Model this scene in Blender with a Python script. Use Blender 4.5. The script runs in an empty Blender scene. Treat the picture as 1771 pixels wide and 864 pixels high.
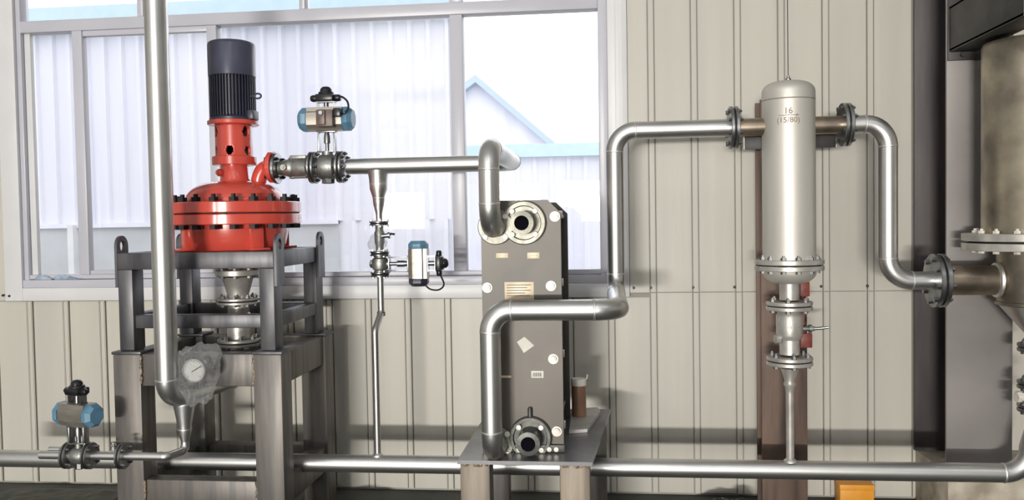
import bpy, bmesh, math, random
from mathutils import Vector, Matrix, noise
random.seed(7)
SC = bpy.context.scene
COL = SC.collection
V = Vector
PI = math.pi

# ------------------------------------------------------------------ camera
FPX, CX, CY = 1500.0, 885.5, 432.0
CAM = V((0.0, -4.5, 1.4))
YAW, PITCH, ROLL = math.radians(6.3), math.radians(2.0), math.radians(0.95)
F0 = V((-math.sin(YAW) * math.cos(PITCH), math.cos(YAW) * math.cos(PITCH), -math.sin(PITCH)))
R0 = V((math.cos(YAW), math.sin(YAW), 0))
U0 = R0.cross(F0)
RR = R0 * math.cos(ROLL) - U0 * math.sin(ROLL)
UU = U0 * math.cos(ROLL) + R0 * math.sin(ROLL)
cam = bpy.data.objects.new('camera', bpy.data.cameras.new('camera'))
COL.objects.link(cam)
cam.data.sensor_width = 36.0
cam.data.lens = FPX / 1771.0 * 36.0
cam.data.clip_end = 300
cam.matrix_world = Matrix(((RR.x, UU.x, -F0.x, CAM.x), (RR.y, UU.y, -F0.y, CAM.y), (RR.z, UU.z, -F0.z, CAM.z), (0, 0, 0, 1)))
SC.camera = cam


def P(u, v, y):
    """point of the plane Y = y that the photograph shows at (u, v)"""
    d = F0 + RR * ((u - CX) / FPX) - UU * ((v - CY) / FPX)
    return CAM + d * ((y - CAM.y) / d.y)


def S(px, u, v, y):
    """metres spanned by px pixels at that point"""
    return (P(u, v, y) - CAM).dot(F0) / FPX * px


# ------------------------------------------------------------------ world, light, exposure
w = bpy.data.worlds.new('overcast_sky')
SC.world = w
w.use_nodes = True
w.node_tree.nodes['Background'].inputs[0].default_value = (0.955, 0.96, 1.0, 1)
w.node_tree.nodes['Background'].inputs[1].default_value = 2.6
SC.view_settings.view_transform = 'Standard'
SC.view_settings.look = 'None'
SC.view_settings.gamma = 1.0
SC.view_settings.use_curve_mapping = False
SC.view_settings.exposure = 0.0
HALL_Y = -16.0      # the far wall of the hall, behind the camera
ROOF_Z = 6.5
FZ = -0.036         # floor level (the camera's height is measured from z = 0)


def area(name, loc, sx, sy, power, rot, col=(1, 1, 1)):
    l = bpy.data.lights.new(name, 'AREA')
    l.shape = 'RECTANGLE'
    l.size, l.size_y, l.energy, l.color = sx, sy, power, col
    o = bpy.data.objects.new(name, l)
    COL.objects.link(o)
    o.location = loc
    o.rotation_euler = rot
    return o


# daylight through the openings of the far wall (first three mirrored in the panes; low last one added as key light)
OPENINGS = []
for u0, u1, v0, v1, pw in ((655, 732, 332, 396, 110), (862, 940, 312, 348, 110), (972, 1075, 310, 383, 110), (832, 978, 401, 429, 2080)):
    a, b = P(u0, v1, -HALL_Y), P(u1, v0, -HALL_Y)
    x0, x1, z0, z1 = a.x, b.x, a.z, b.z
    OPENINGS.append((x0, x1, z0, z1))
    area('doorway_daylight', ((x0 + x1) / 2, HALL_Y + 0.02, (z0 + z1) / 2), x1 - x0, z1 - z0, pw * (x1 - x0) * (z1 - z0), (PI / 2, 0, 0), (1.0, 0.96, 0.89))
# unseen fill lamps added under the closed roof
ROOF_FILLS = ((-4.5, -8.0), (0.5, -8.0), (5.5, -8.0), (-4.0, -12.5), (2.5, -12.5))
for x, y in ROOF_FILLS:
    area('roof_fill', (x, y, ROOF_Z - 0.03), 1.2, 3.6, 42, (0, 0, 0), (0.95, 0.97, 1.0))


# ------------------------------------------------------------------ materials
def lin(c):
    return tuple(((x / 255) / 12.92 if x / 255 <= 0.04045 else ((x / 255 + 0.055) / 1.055) ** 2.4) for x in c) + (1,)


MATS = {}


def mat(name, c1, c2=None, metal=0.0, rough=0.5, scale=6.0, stretch=(1, 1, 1), bump=0.0, bscale=None, rvar=0.0, coat=0.0, detail=4, lo=0.35, hi=0.65, spec=None):
    m = bpy.data.materials.new(name)
    m.use_nodes = True
    n, l = m.node_tree.nodes, m.node_tree.links
    b = n['Principled BSDF']
    b.inputs['Metallic'].default_value = metal
    b.inputs['Roughness'].default_value = rough
    if coat:
        b.inputs['Coat Weight'].default_value = coat
        b.inputs['Coat Roughness'].default_value = 0.08
    if spec is not None:
        b.inputs['Specular IOR Level'].default_value = spec
    tc, mp = n.new('ShaderNodeTexCoord'), n.new('ShaderNodeMapping')
    geo = n.new('ShaderNodeNewGeometry')
    mp.inputs['Scale'].default_value = stretch
    l.new(geo.outputs['Position'], mp.inputs['Vector'])
    nz = n.new('ShaderNodeTexNoise')
    nz.inputs['Scale'].default_value = scale
    nz.inputs['Detail'].default_value = detail
    l.new(mp.outputs[0], nz.inputs['Vector'])
    if c2 is None:
        c2 = c1
    rp = n.new('ShaderNodeValToRGB')
    rp.color_ramp.elements[0].position, rp.color_ramp.elements[1].position = lo, hi
    rp.color_ramp.elements[0].color, rp.color_ramp.elements[1].color = lin(c1), lin(c2)
    l.new(nz.outputs['Fac'], rp.inputs[0])
    l.new(rp.outputs[0], b.inputs['Base Color'])
    if rvar:
        mr = n.new('ShaderNodeMapRange')
        mr.inputs['To Min'].default_value, mr.inputs['To Max'].default_value = max(0.02, rough - rvar), rough + rvar
        l.new(nz.outputs['Fac'], mr.inputs['Value'])
        l.new(mr.outputs[0], b.inputs['Roughness'])
    if bump:
        nb = n.new('ShaderNodeTexNoise')
        nb.inputs['Scale'].default_value = bscale or scale * 3
        nb.inputs['Detail'].default_value = 5
        l.new(mp.outputs[0], nb.inputs['Vector'])
        bp = n.new('ShaderNodeBump')
        bp.inputs['Strength'].default_value = bump
        bp.inputs['Distance'].default_value = 0.01
        l.new(nb.outputs['Fac'], bp.inputs['Height'])
        l.new(bp.outputs[0], b.inputs['Normal'])
    MATS[name] = m
    return m


mat('wall_sheet', (198, 194, 184), (189, 186, 177), rough=0.42, scale=1.2, stretch=(6, 1, 0.25), bump=0.06, bscale=5)
mat('wall_back_sheet', (150, 148, 140), rough=0.6)
mat('hall_wall', (206, 206, 204), (198, 198, 196), rough=0.7, scale=0.8)
mat('roof_sheet', (214, 217, 222), (206, 209, 214), rough=0.6, scale=0.7)
mat('concrete', (92, 92, 88), (60, 61, 58), rough=0.75, scale=2.5, bump=0.2, bscale=30)
mat('plinth', (196, 188, 172), (150, 140, 124), rough=0.8, scale=9, bump=0.25, bscale=40)
mat('window_frame', (196, 196, 206), (188, 188, 198), rough=0.35, scale=2)
mat('window_trim', (222, 222, 224), (212, 212, 214), rough=0.4, scale=2)
mat('stainless', (226, 225, 223), (208, 207, 206), metal=1.0, rough=0.37, scale=5, rvar=0.05, stretch=(1, 1, 1), bump=0.02, bscale=9)
mat('weld', (225, 223, 220), (240, 238, 234), metal=1.0, rough=0.5, scale=60)
mat('fitting', (172, 172, 172), (142, 143, 145), metal=1.0, rough=0.33, scale=14, rvar=0.08)
mat('cast_steel', (168, 168, 164), (128, 130, 128), metal=0.85, rough=0.45, scale=22, bump=0.12, bscale=120)
mat('satin_steel', (212, 209, 202), (198, 194, 186), metal=0.5, rough=0.52, scale=4, rvar=0.05, stretch=(1, 1, 0.3))
mat('flange_white', (214, 211, 205), (188, 184, 178), metal=0.6, rough=0.4, scale=18)
mat('tank_steel', (186, 176, 156), (126, 118, 108), metal=0.8, rough=0.38, scale=5.5, rvar=0.08, detail=6)
mat('heat_tint', (172, 158, 140), (128, 117, 106), metal=0.9, rough=0.36, scale=9)
mat('stand_steel', (108, 107, 110), (78, 78, 82), metal=0.6, rough=0.45, scale=5, stretch=(3, 3, 0.6), rvar=0.08, bump=0.03)
mat('mill_steel', (124, 119, 114), (102, 99, 98), metal=0.5, rough=0.5, scale=7, stretch=(4, 4, 0.35), rvar=0.08, bump=0.04, detail=6)
mat('leg_steel', (138, 126, 111), (104, 97, 90), metal=0.35, rough=0.5, scale=5, stretch=(5, 5, 0.4), bump=0.04, detail=6)
mat('table_plate', (140, 140, 143), (104, 104, 107), metal=0.7, rough=0.3, scale=4, rvar=0.1, detail=6)
mat('weld_bead', (190, 172, 150), (96, 84, 76), metal=0.6, rough=0.5, scale=90, bump=0.5)
mat('exchanger_plate', (98, 92, 86), (82, 79, 75), metal=0.25, rough=0.45, scale=3, bump=0.03)
mat('exchanger_core', (38, 42, 46), (28, 30, 34), metal=0.4, rough=0.5, scale=20)
mat('port_ring', (160, 158, 147), (124, 123, 115), metal=0.6, rough=0.45, scale=25, bump=0.1)
mat('port_dark', (100, 100, 96), (72, 73, 72), metal=0.6, rough=0.45, scale=20, bump=0.1)
mat('white_nut', (238, 234, 224), (214, 206, 196), metal=0.1, rough=0.4, scale=60)
mat('bore_shade', (18, 17, 22), rough=0.9, spec=0.0)  # near-black, shade inside hollows painted as colour
mat('red_paint', (212, 82, 68), (202, 72, 60), rough=0.28, scale=4, coat=0.7)
mat('red_part', (136, 58, 48), (98, 44, 40), rough=0.5, scale=30)
mat('motor_paint', (54, 55, 72), (44, 45, 60), rough=0.38, scale=8)
mat('cowl_paint', (80, 82, 100), (70, 72, 90), rough=0.3, scale=8, metal=0.2)
mat('black_bolt', (30, 30, 34), (44, 44, 48), metal=0.5, rough=0.4, scale=40)
mat('gasket', (28, 28, 28), rough=0.8)
mat('black_plastic', (22, 22, 26), (34, 34, 40), rough=0.32, scale=30)
mat('blue_cap', (98, 140, 166), (84, 126, 154), rough=0.38, scale=20)
mat('actuator_alu', (172, 166, 156), (154, 148, 140), metal=0.7, rough=0.35, scale=12, stretch=(0.4, 3, 3))
mat('solenoid_brown', (112, 96, 88), (90, 80, 76), rough=0.45, scale=20, metal=0.2)
mat('rust_steel', (120, 99, 88), (84, 71, 65), metal=0.25, rough=0.6, scale=5, stretch=(4, 4, 0.4), bump=0.08, detail=7)
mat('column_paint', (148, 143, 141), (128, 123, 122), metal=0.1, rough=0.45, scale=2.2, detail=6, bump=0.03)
mat('column_shaded', (84, 78, 78), (62, 58, 60), metal=0.2, rough=0.5, scale=4, stretch=(3, 3, 0.4))  # column paint darkened, shade of the recess put into the colour
mat('dark_beam', (70, 68, 68), (48, 47, 48), metal=0.3, rough=0.5, scale=9, detail=6)
mat('cut_edge', (226, 220, 214), (200, 196, 190), metal=0.6, rough=0.4, scale=30)
mat('nameplate', (222, 206, 178), (208, 192, 166), metal=0.1, rough=0.4, scale=20)
mat('print_grey', (140, 128, 116), rough=0.6)
mat('print_dark', (70, 66, 62), rough=0.6)
mat('marking', (142, 120, 110), (160, 138, 126), rough=0.9, scale=60, spec=0.05)
mat('paper', (232, 230, 220), (216, 214, 206), rough=0.6, scale=30)
mat('blue_film', (112, 132, 158), (178, 190, 206), rough=0.25, scale=22)
mat('jar_brown', (150, 112, 88), (128, 96, 78), rough=0.35, scale=6, coat=0.4)
mat('jar_lid', (226, 222, 212), rough=0.4)
mat('tray_white', (206, 204, 200), (186, 184, 180), rough=0.45, scale=12)
mat('black_sheet', (40, 42, 42), (64, 66, 62), rough=0.33, scale=9)
mat('olive_sheet', (70, 72, 62), (52, 54, 50), rough=0.55, scale=9)
mat('orange_box', (236, 164, 56), (226, 150, 46), rough=0.5, scale=14)
mat('outside_sheet', (230, 229, 238), (219, 219, 231), rough=0.6, scale=0.6, stretch=(3, 1, 0.3))
mat('outside_blue', (186, 208, 222), (192, 213, 226), rough=0.6)
mat('outside_roof', (176, 190, 214), rough=0.6)
mat('outside_plinth', (196, 198, 202), (186, 188, 192), rough=0.8, scale=2)
mat('outside_ground', (176, 176, 172), (160, 160, 158), rough=0.9, scale=1)
mat('gauge_face', (206, 206, 204), rough=0.4)
mat('wire', (60, 60, 62), metal=0.6, rough=0.4)


def mat_mix(name, kind):
    m = bpy.data.materials.new(name)
    m.use_nodes = True
    n, l = m.node_tree.nodes, m.node_tree.links
    n.remove(n['Principled BSDF'])
    out = n['Material Output']
    tr, mx = n.new('ShaderNodeBsdfTransparent'), n.new('ShaderNodeMixShader')
    gl = n.new('ShaderNodeBsdfGlossy')
    l.new(tr.outputs[0], mx.inputs[1])
    l.new(mx.outputs[0], out.inputs[0])
    if kind == 'pane':
        fr = n.new('ShaderNodeFresnel')
        fr.inputs['IOR'].default_value = 1.5
        gl.inputs['Roughness'].default_value = 0.0
        tr.inputs[0].default_value = (0.97, 0.98, 0.98, 1)
        l.new(fr.outputs[0], mx.inputs[0])
        l.new(gl.outputs[0], mx.inputs[2])
    else:
        df, m2 = n.new('ShaderNodeBsdfDiffuse'), n.new('ShaderNodeMixShader')
        df.inputs[0].default_value = (0.8, 0.8, 0.82, 1)
        gl.inputs['Roughness'].default_value = 0.25
        m2.inputs[0].default_value = 0.3
        l.new(df.outputs[0], m2.inputs[1])
        l.new(gl.outputs[0], m2.inputs[2])
        l.new(m2.outputs[0], mx.inputs[2])
        nz, mr = n.new('ShaderNodeTexNoise'), n.new('ShaderNodeMapRange')
        nz.inputs['Scale'].default_value = 26
        mr.inputs['To Min'].default_value, mr.inputs['To Max'].default_value = 0.0, 0.5
        l.new(nz.outputs['Fac'], mr.inputs['Value'])
        l.new(mr.outputs[0], mx.inputs[0])
        nb, bp = n.new('ShaderNodeTexNoise'), n.new('ShaderNodeBump')
        nb.inputs['Scale'].default_value = 75
        nb.inputs['Detail'].default_value = 6
        bp.inputs['Strength'].default_value = 1.0
        bp.inputs['Distance'].default_value = 0.012
        l.new(nb.outputs['Fac'], bp.inputs['Height'])
        l.new(bp.outputs[0], df.inputs['Normal'])
        l.new(bp.outputs[0], gl.inputs['Normal'])
    MATS[name] = m


mat_mix('glass', 'pane')
mat_mix('plastic_film', 'film')

# ------------------------------------------------------------------ objects
WM = {}       # world matrix of every object made


def tag(o, label, cat=None, group=None, kind=None):
    o['label'] = label
    if cat:
        o['category'] = cat
    if group:
        o['group'] = group
    if kind:
        o['kind'] = kind
    return o


def root(name, label, cat, loc, M=None, group=None, kind=None):
    o = bpy.data.objects.new(name, None)
    o.empty_display_size = 0.1
    COL.objects.link(o)
    m = M if M is not None else Matrix.Translation(V(loc))
    o.matrix_world = m
    WM[o] = m.copy()
    return tag(o, label, cat, group, kind)


def finish(me, material, smooth=True, angle=38):
    me.materials.append(MATS[material])
    if smooth:
        me.shade_smooth()
        me.set_sharp_from_angle(angle=math.radians(angle))


def part(name, bm, material, parent=None, local=False, smooth=True, angle=38, label=None, kind=None):
    """one mesh object; vertices come in world space (or in the parent's space when local)"""
    pm = WM[parent] if parent else Matrix()
    if local:
        bmesh.ops.transform(bm, matrix=pm, verts=bm.verts)
    bmesh.ops.recalc_face_normals(bm, faces=bm.faces)
    c = [v.co for v in bm.verts]
    lo = V((min(q.x for q in c), min(q.y for q in c), min(q.z for q in c)))
    hi = V((max(q.x for q in c), max(q.y for q in c), max(q.z for q in c)))
    o3 = V(((lo.x + hi.x) / 2, (lo.y + hi.y) / 2, lo.z))
    bmesh.ops.translate(bm, verts=bm.verts, vec=-o3)
    me = bpy.data.meshes.new(name)
    bm.to_mesh(me)
    bm.free()
    finish(me, material, smooth, angle)
    o = bpy.data.objects.new(name, me)
    COL.objects.link(o)
    wm = Matrix.Translation(o3)
    WM[o] = wm
    if parent:
        o.parent = parent
        o.matrix_parent_inverse = pm.inverted()
    o.matrix_basis = wm
    if label:
        o['label'] = label
    if kind:
        o['kind'] = kind
    return o


def place(name, me, wm, parent):
    """an object that shares a mesh"""
    o = bpy.data.objects.new(name, me)
    COL.objects.link(o)
    o.parent = parent
    o.matrix_parent_inverse = WM[parent].inverted()
    o.matrix_basis = wm
    WM[o] = wm
    return o


def B():
    return bmesh.new()


def frame_of(axis):
    a = V(axis).normalized()
    h = V((0, 0, 1)) if abs(a.z) < 0.9 else V((0, 1, 0))
    x = h.cross(a).normalized()
    y = a.cross(x)
    return Matrix((x, y, a)).transposed()


def lathe(bm, prof, o=(0, 0, 0), axis=(0, 0, 1), seg=40, phase=0.0):
    """prof = [(r, h), ...] swept about the axis; r = 0 closes"""
    o, m = V(o), frame_of(axis)
    rings = []
    for r, h in prof:
        if r <= 1e-6:
            rings.append([bm.verts.new(o + m @ V((0, 0, h)))])
        else:
            rings.append([bm.verts.new(o + m @ V((r * math.cos(phase + 2 * PI * k / seg), r * math.sin(phase + 2 * PI * k / seg), h))) for k in range(seg)])
    for a, b in zip(rings, rings[1:]):
        if len(a) == 1 and len(b) == 1:
            continue
        for k in range(seg):
            j = (k + 1) % seg
            if len(a) == 1:
                bm.faces.new((a[0], b[k], b[j]))
            elif len(b) == 1:
                bm.faces.new((a[k], b[0], a[j]))
            else:
                bm.faces.new((a[k], b[k], b[j], a[j]))
    return bm


def disc(R, h0, h1, b=0.002, r=0.0):
    p = [(r, h0), (R - b, h0), (R, h0 + b), (R, h1 - b), (R - b, h1), (r, h1)]
    return p + [p[0]] if r > 0 else p


def box(bm, x0, x1, y0, y1, z0, z1, bev=0.0, M=None):
    t = B()
    bmesh.ops.create_cube(t, size=1)
    for v in t.verts:
        v.co = V(((x0 + x1) / 2 + v.co.x * (x1 - x0), (y0 + y1) / 2 + v.co.y * (y1 - y0), (z0 + z1) / 2 + v.co.z * (z1 - z0)))
    if bev:
        bmesh.ops.bevel(t, geom=list(t.edges), offset=bev, segments=2, affect='EDGES', profile=0.5)
    if M is not None:
        bmesh.ops.transform(t, matrix=M, verts=t.verts)
    me = bpy.data.meshes.new('tmp')
    t.to_mesh(me)
    t.free()
    bm.from_mesh(me)
    bpy.data.meshes.remove(me)
    return bm


def tube(bm, pts, r, seg=24, caps=True):
    """sweep a circle along points (parallel transport); r may be a list"""
    pts = [V(p) for p in pts]
    n = len(pts)
    rs = r if isinstance(r, (list, tuple)) else [r] * n
    tg = []
    for i in range(n):
        a = (pts[i] - pts[i - 1]).normalized() if i else V((0, 0, 0))
        b = (pts[i + 1] - pts[i]).normalized() if i < n - 1 else V((0, 0, 0))
        tg.append((a + b).normalized())
    m = frame_of(tg[0])
    x = m @ V((1, 0, 0))
    rings = []
    for i in range(n):
        x = (x - tg[i] * x.dot(tg[i])).normalized()
        y = tg[i].cross(x)
        rings.append([bm.verts.new(pts[i] + x * (rs[i] * math.cos(2 * PI * k / seg)) + y * (rs[i] * math.sin(2 * PI * k / seg))) for k in range(seg)])
    for a, b in zip(rings, rings[1:]):
        for k in range(seg):
            j = (k + 1) % seg
            bm.faces.new((a[k], a[j], b[j], b[k]))
    if caps:
        bm.faces.new(rings[0])
        bm.faces.new(rings[-1])
    return bm


def arc(a, c, b, R, n=12):
    """rounded corner at c between a and b"""
    a, c, b = V(a), V(c), V(b)
    d1, d2 = (a - c).normalized(), (b - c).normalized()
    ang = d1.angle(d2)
    t = R / math.tan(ang / 2)
    ctr = c + (d1 + d2).normalized() * (R / math.sin(ang / 2))
    s, e = c + d1 * t, c + d2 * t
    u = (s - ctr).normalized()
    w_ = (e - ctr)
    w_ = (w_ - u * w_.dot(u)).normalized()
    sw = PI - ang
    return [ctr + u * (R * math.cos(sw * k / n)) + w_ * (R * math.sin(sw * k / n)) for k in range(n + 1)]


def spline(pts, n=10):
    """Catmull-Rom through points"""
    pts = [V(p) for p in pts]
    q = [pts[0] * 2 - pts[1]] + pts + [pts[-1] * 2 - pts[-2]]
    out = []
    for i in range(1, len(q) - 2):
        p0, p1, p2, p3 = q[i - 1], q[i], q[i + 1], q[i + 2]
        for k in range(n):
            t = k / n
            out.append(0.5 * ((2 * p1) + (p2 - p0) * t + (2 * p0 - 5 * p1 + 4 * p2 - p3) * t * t + (3 * p1 - p0 - 3 * p2 + p3) * t ** 3))
    return out + [pts[-1]]


def prism(bm, poly, M, d, hole=None):
    """extrude the 2-D outline by d along local z and place by M; hole = outline with as many points"""
    lo = [bm.verts.new(M @ V((x, y, 0))) for x, y in poly]
    hi = [bm.verts.new(M @ V((x, y, d))) for x, y in poly]
    n = len(poly)
    for k in range(n):
        j = (k + 1) % n
        bm.faces.new((lo[k], lo[j], hi[j], hi[k]))
    if hole:
        l2 = [bm.verts.new(M @ V((x, y, 0))) for x, y in hole]
        h2 = [bm.verts.new(M @ V((x, y, d))) for x, y in hole]
        for k in range(n):
            j = (k + 1) % n
            bm.faces.new((l2[k], h2[k], h2[j], l2[j]))
            bm.faces.new((lo[k], l2[k], l2[j], lo[j]))
            bm.faces.new((hi[k], hi[j], h2[j], h2[k]))
    else:
        bm.faces.new(lo)
        bm.faces.new(hi)
    return bm


CACHE = {}


def bolt_mesh(rad, grip, material):
    """hex head, shank and nut along z, centred"""
    key = ('bolt', round(rad, 4), round(grip, 4), material)
    if key not in CACHE:
        bm = B()
        h = rad * 0.9
        lathe(bm, [(0, -grip / 2 - h), (rad, -grip / 2 - h), (rad, -grip / 2), (rad * 0.5, -grip / 2), (rad * 0.5, grip / 2), (rad, grip / 2), (rad, grip / 2 + h), (rad * 0.5, grip / 2 + h), (rad * 0.5, grip / 2 + 1.7 * h), (0, grip / 2 + 1.7 * h)], seg=6)
        bmesh.ops.recalc_face_normals(bm, faces=bm.faces)
        me = bpy.data.meshes.new('bolt')
        bm.to_mesh(me)
        bm.free()
        finish(me, material, smooth=False)
        CACHE[key] = me
    return CACHE[key]


def bolts(parent, c, axis, Rb, n, rad, grip, material='fitting', phase=0.0, name='bolt'):
    m = frame_of(axis)
    me = bolt_mesh(rad, grip, material)
    for k in range(n):
        a = phase + 2 * PI * k / n
        place(name, me, Matrix.Translation(V(c) + m @ V((Rb * math.cos(a), Rb * math.sin(a), 0))) @ m.to_4x4(), parent)


def flange_pair(parent, c, axis, R, t, n, brad, material='fitting', bm_mat='fitting', phase=0.39, r=0.0, gap=0.006, one=None, seg=40, hub=None):
    """two flanges with a gasket and bolts; parts of parent"""
    ax = V(axis).normalized()
    m2 = one or material
    for s, mm in ((-1, material), (1, m2)):
        h0, h1 = (gap / 2, gap / 2 + t) if s > 0 else (-gap / 2 - t, -gap / 2)
        b = lathe(B(), disc(R, h0, h1, 0.0025, r), c, ax, seg)
        if hub:
            hr, hl = hub
            lathe(b, [(hr * 1.35, h1 if s > 0 else h0), (hr, (h1 + hl) if s > 0 else (h0 - hl))], c, ax, seg)
        part('flange', b, mm, parent)
    part('gasket', lathe(B(), disc(R * 0.9, -gap / 2, gap / 2, 0.0004), c, ax, seg), 'gasket', parent)
    bolts(parent, c, ax, R * 0.8, n, brad, 2 * t + gap, bm_mat, phase)


def pipe_run(parent, pts, r, R, material='stainless', seams=True, seg=28, name='pipe'):
    """straight pipes and elbows along a polyline, with a weld ring at each joint"""
    pts = [V(p) for p in pts]
    cur = pts[0]
    for i in range(1, len(pts) - 1):
        rad = R[i - 1] if isinstance(R, (list, tuple)) else R
        a = arc(pts[i - 1], pts[i], pts[i + 1], rad, 14)
        if (a[0] - cur).length > 0.004:
            part(name, tube(B(), [cur, a[0]], r, seg), material, parent)
        part('elbow', tube(B(), a, r * 1.012, seg), material, parent)
        if seams:
            for p, q in ((a[0], a[1]), (a[-1], a[-2])):
                d = (q - p).normalized()
                part('weld_seam', lathe(B(), [(r, -0.004), (r * 1.045, -0.002), (r * 1.045, 0.002), (r, 0.004)], p, d, seg), 'weld', parent)
        cur = a[-1]
    part(name, tube(B(), [cur, pts[-1]], r, seg), material, parent)


def text_mesh(body, size, bend=None):
    c = bpy.data.curves.new('txt', 'FONT')
    c.body = body
    c.size = size
    c.align_x = 'CENTER'
    c.align_y = 'CENTER'
    c.extrude = 0.0004
    c.resolution_u = 3
    o = bpy.data.objects.new('txt', c)
    COL.objects.link(o)
    bpy.context.view_layer.update()
    me = bpy.data.meshes.new_from_object(o.evaluated_get(bpy.context.evaluated_depsgraph_get()))
    COL.objects.unlink(o)
    bpy.data.objects.remove(o)
    bm = B()
    bm.from_mesh(me)
    bpy.data.meshes.remove(me)
    bmesh.ops.triangulate(bm, faces=bm.faces)
    bmesh.ops.subdivide_edges(bm, edges=bm.edges, cuts=2, use_grid_fill=True)
    return bm


def struct(name, bm, material, label, smooth=False):
    o = part(name, bm, material, None, smooth=smooth)
    return tag(o, label, None, None, 'structure')

# ================================================================== the setting
XL, XR = -7.0, 7.0
struct('floor', box(B(), -12, 12, HALL_Y, 0.12, FZ - 0.1, FZ), 'concrete', 'dark worn concrete workshop floor')
b = box(B(), -12, 12, HALL_Y, 0.12, ROOF_Z, ROOF_Z + 0.1)
struct('ceiling', b, 'roof_sheet', 'grey sheet metal roof of the workshop')
struct('wall_left', box(B(), -12.1, -12, HALL_Y, 0.12, FZ, ROOF_Z), 'hall_wall', 'grey side wall of the workshop on the left')
struct('wall_right', box(B(), 12, 12.1, HALL_Y, 0.12, FZ, ROOF_Z), 'hall_wall', 'grey side wall of the workshop on the right')
struct('wall_front', box(B(), -12, 12, HALL_Y - 0.1, HALL_Y, FZ, ROOF_Z), 'hall_wall', 'far wall of the workshop opposite the window')

# window opening in the wall plane
Y0 = 0.0
wx0, wx1 = P(33, 250, Y0).x, P(1052, 250, Y0).x
wz0 = P(600, 493, Y0).z
wz1 = 3.3
# wall core around the opening
b = B()
for x0, x1, z0, z1 in ((-12, wx0, FZ, ROOF_Z), (wx1, 12, FZ, ROOF_Z), (wx0, wx1, FZ, wz0), (wx0, wx1, wz1, ROOF_Z)):
    box(b, x0, x1, 0.014, 0.12, z0, z1)
wall = struct('wall_back', b, 'wall_back_sheet', 'pale beige ribbed sheet metal wall behind the machines')
# its cladding: wide sheets and narrow ribs, each its own piece
rx = P(1200, 100, Y0).x
per = P(1275, 100, Y0).x - rx
seam_z = P(1200, 505, Y0).z
RIBW = 0.026
GAP = 0.0065


def clad(x0, x1, z0, z1, y0, name):
    if x1 - x0 < 0.012:
        return
    key = ('clad', round(x1 - x0, 4), round(z1 - z0, 4), y0)
    if key not in CACHE:
        bm = box(B(), -(x1 - x0) / 2, (x1 - x0) / 2, y0, 0.016, 0, z1 - z0)
        es = [e for e in bm.edges if all(v.co.y < y0 + 1e-4 for v in e.verts)]
        bmesh.ops.bevel(bm, geom=es, offset=0.0035, segments=2, affect='EDGES')
        bmesh.ops.recalc_face_normals(bm, faces=bm.faces)
        me = bpy.data.meshes.new(name)
        bm.to_mesh(me)
        bm.free()
        finish(me, 'wall_sheet', True, 50)
        CACHE[key] = me
    place(name, CACHE[key], Matrix.Translation(V(((x0 + x1) / 2, 0, z0))), wall)


tr_l, tr_r, tr_b = P(3, 250, Y0).x, P(1086, 250, Y0).x, P(600, 516, Y0).z   # outer edge of the window trim
k0 = int(math.floor((-4.6 - rx) / per))
k1 = int(math.ceil((3.6 - rx) / per))
for k in range(k0, k1):
    xa = rx + k * per
    segs = [(xa - RIBW / 2, xa + RIBW / 2, -0.006, 'rib'), (xa + RIBW / 2 + GAP, xa + per - RIBW / 2 - GAP, 0.0, 'wall_panel')]
    for x0, x1, y0, nm in segs:
        if x1 <= tr_l or x0 >= tr_r:
            clad(x0, x1, FZ + 0.012, seam_z - 0.002, y0, nm)
            clad(x0, x1, seam_z + 0.002, 4.2, y0, nm)
        else:
            clad(x0, x1, FZ + 0.012, tr_b - 0.004, y0, nm)
            if x0 < tr_l - 0.012:
                clad(x0, tr_l - 0.002, tr_b, 4.2, y0, nm)
            if x1 > tr_r + 0.012:
                clad(tr_r + 0.002, x1, seam_z, 4.2, y0, nm)
scr = B()
lathe(scr, [(0, -0.006), (0.006, -0.005), (0.0075, -0.001), (0.0075, 0.002)], axis=(0, 1, 0), seg=8)
me = bpy.data.meshes.new('screw')
scr.to_mesh(me)
scr.free()
finish(me, 'wire', True)
for u, v in ((1084, 495), (1096, 495), (1126, 495), (1199, 494), (1270, 493), (1345, 492), (1420, 490), (1500, 488)):
    q = P(u, v, Y0)
    place('screw', me, Matrix.Translation(V((q.x, -0.001, seam_z + 0.025))), wall)
for u, v in ((9, 510), (20, 511)):
    q = P(u, v, Y0)
    place('screw', me, Matrix.Translation(V((q.x, -0.018, q.z))), wall)

# ---- window trim (sheet flashing round the opening)
for i, (x0, x1, z0, z1) in enumerate(((tr_l, wx0, tr_b, 4.2), (wx1, tr_r, tr_b, 4.2), (wx0, wx1, tr_b, wz0))):
    bm = box(B(), x0, x1, -0.018, 0.016, z0, z1, 0.003)
    if i == 1:
        box(bm, x0 + (x1 - x0) * 0.35, x0 + (x1 - x0) * 0.42, -0.022, -0.016, z0, z1)
        box(bm, x0 + (x1 - x0) * 0.7, x0 + (x1 - x0) * 0.76, -0.022, -0.016, z0, z1)
    t = part('trim_%d' % (i + 1), bm, 'window_trim', None, smooth=True)
    tag(t, ('white folded sheet trim left of the window', 'white folded sheet trim right of the window', 'white sheet trim under the window sill')[i], None, None, 'structure')

# ---- the window
win = root('window_1', 'large white aluminium window with sliding sashes behind the red pump', None, (wx0, 0.0, wz0), kind='structure')
YF0, YF1 = 0.005, 0.085           # frame depth


def member(name, u0, u1, z0, z1, y0=YF0, y1=YF1, vref=250, bev=0.004):
    x0, x1 = P(u0, vref, y0).x, P(u1, vref, y0).x
    return part(name, box(B(), x0, x1, y0, y1, z0, z1, bev), 'window_frame', win)


def zat(u, v, y=YF0):
    return P(u, v, y).z


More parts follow.
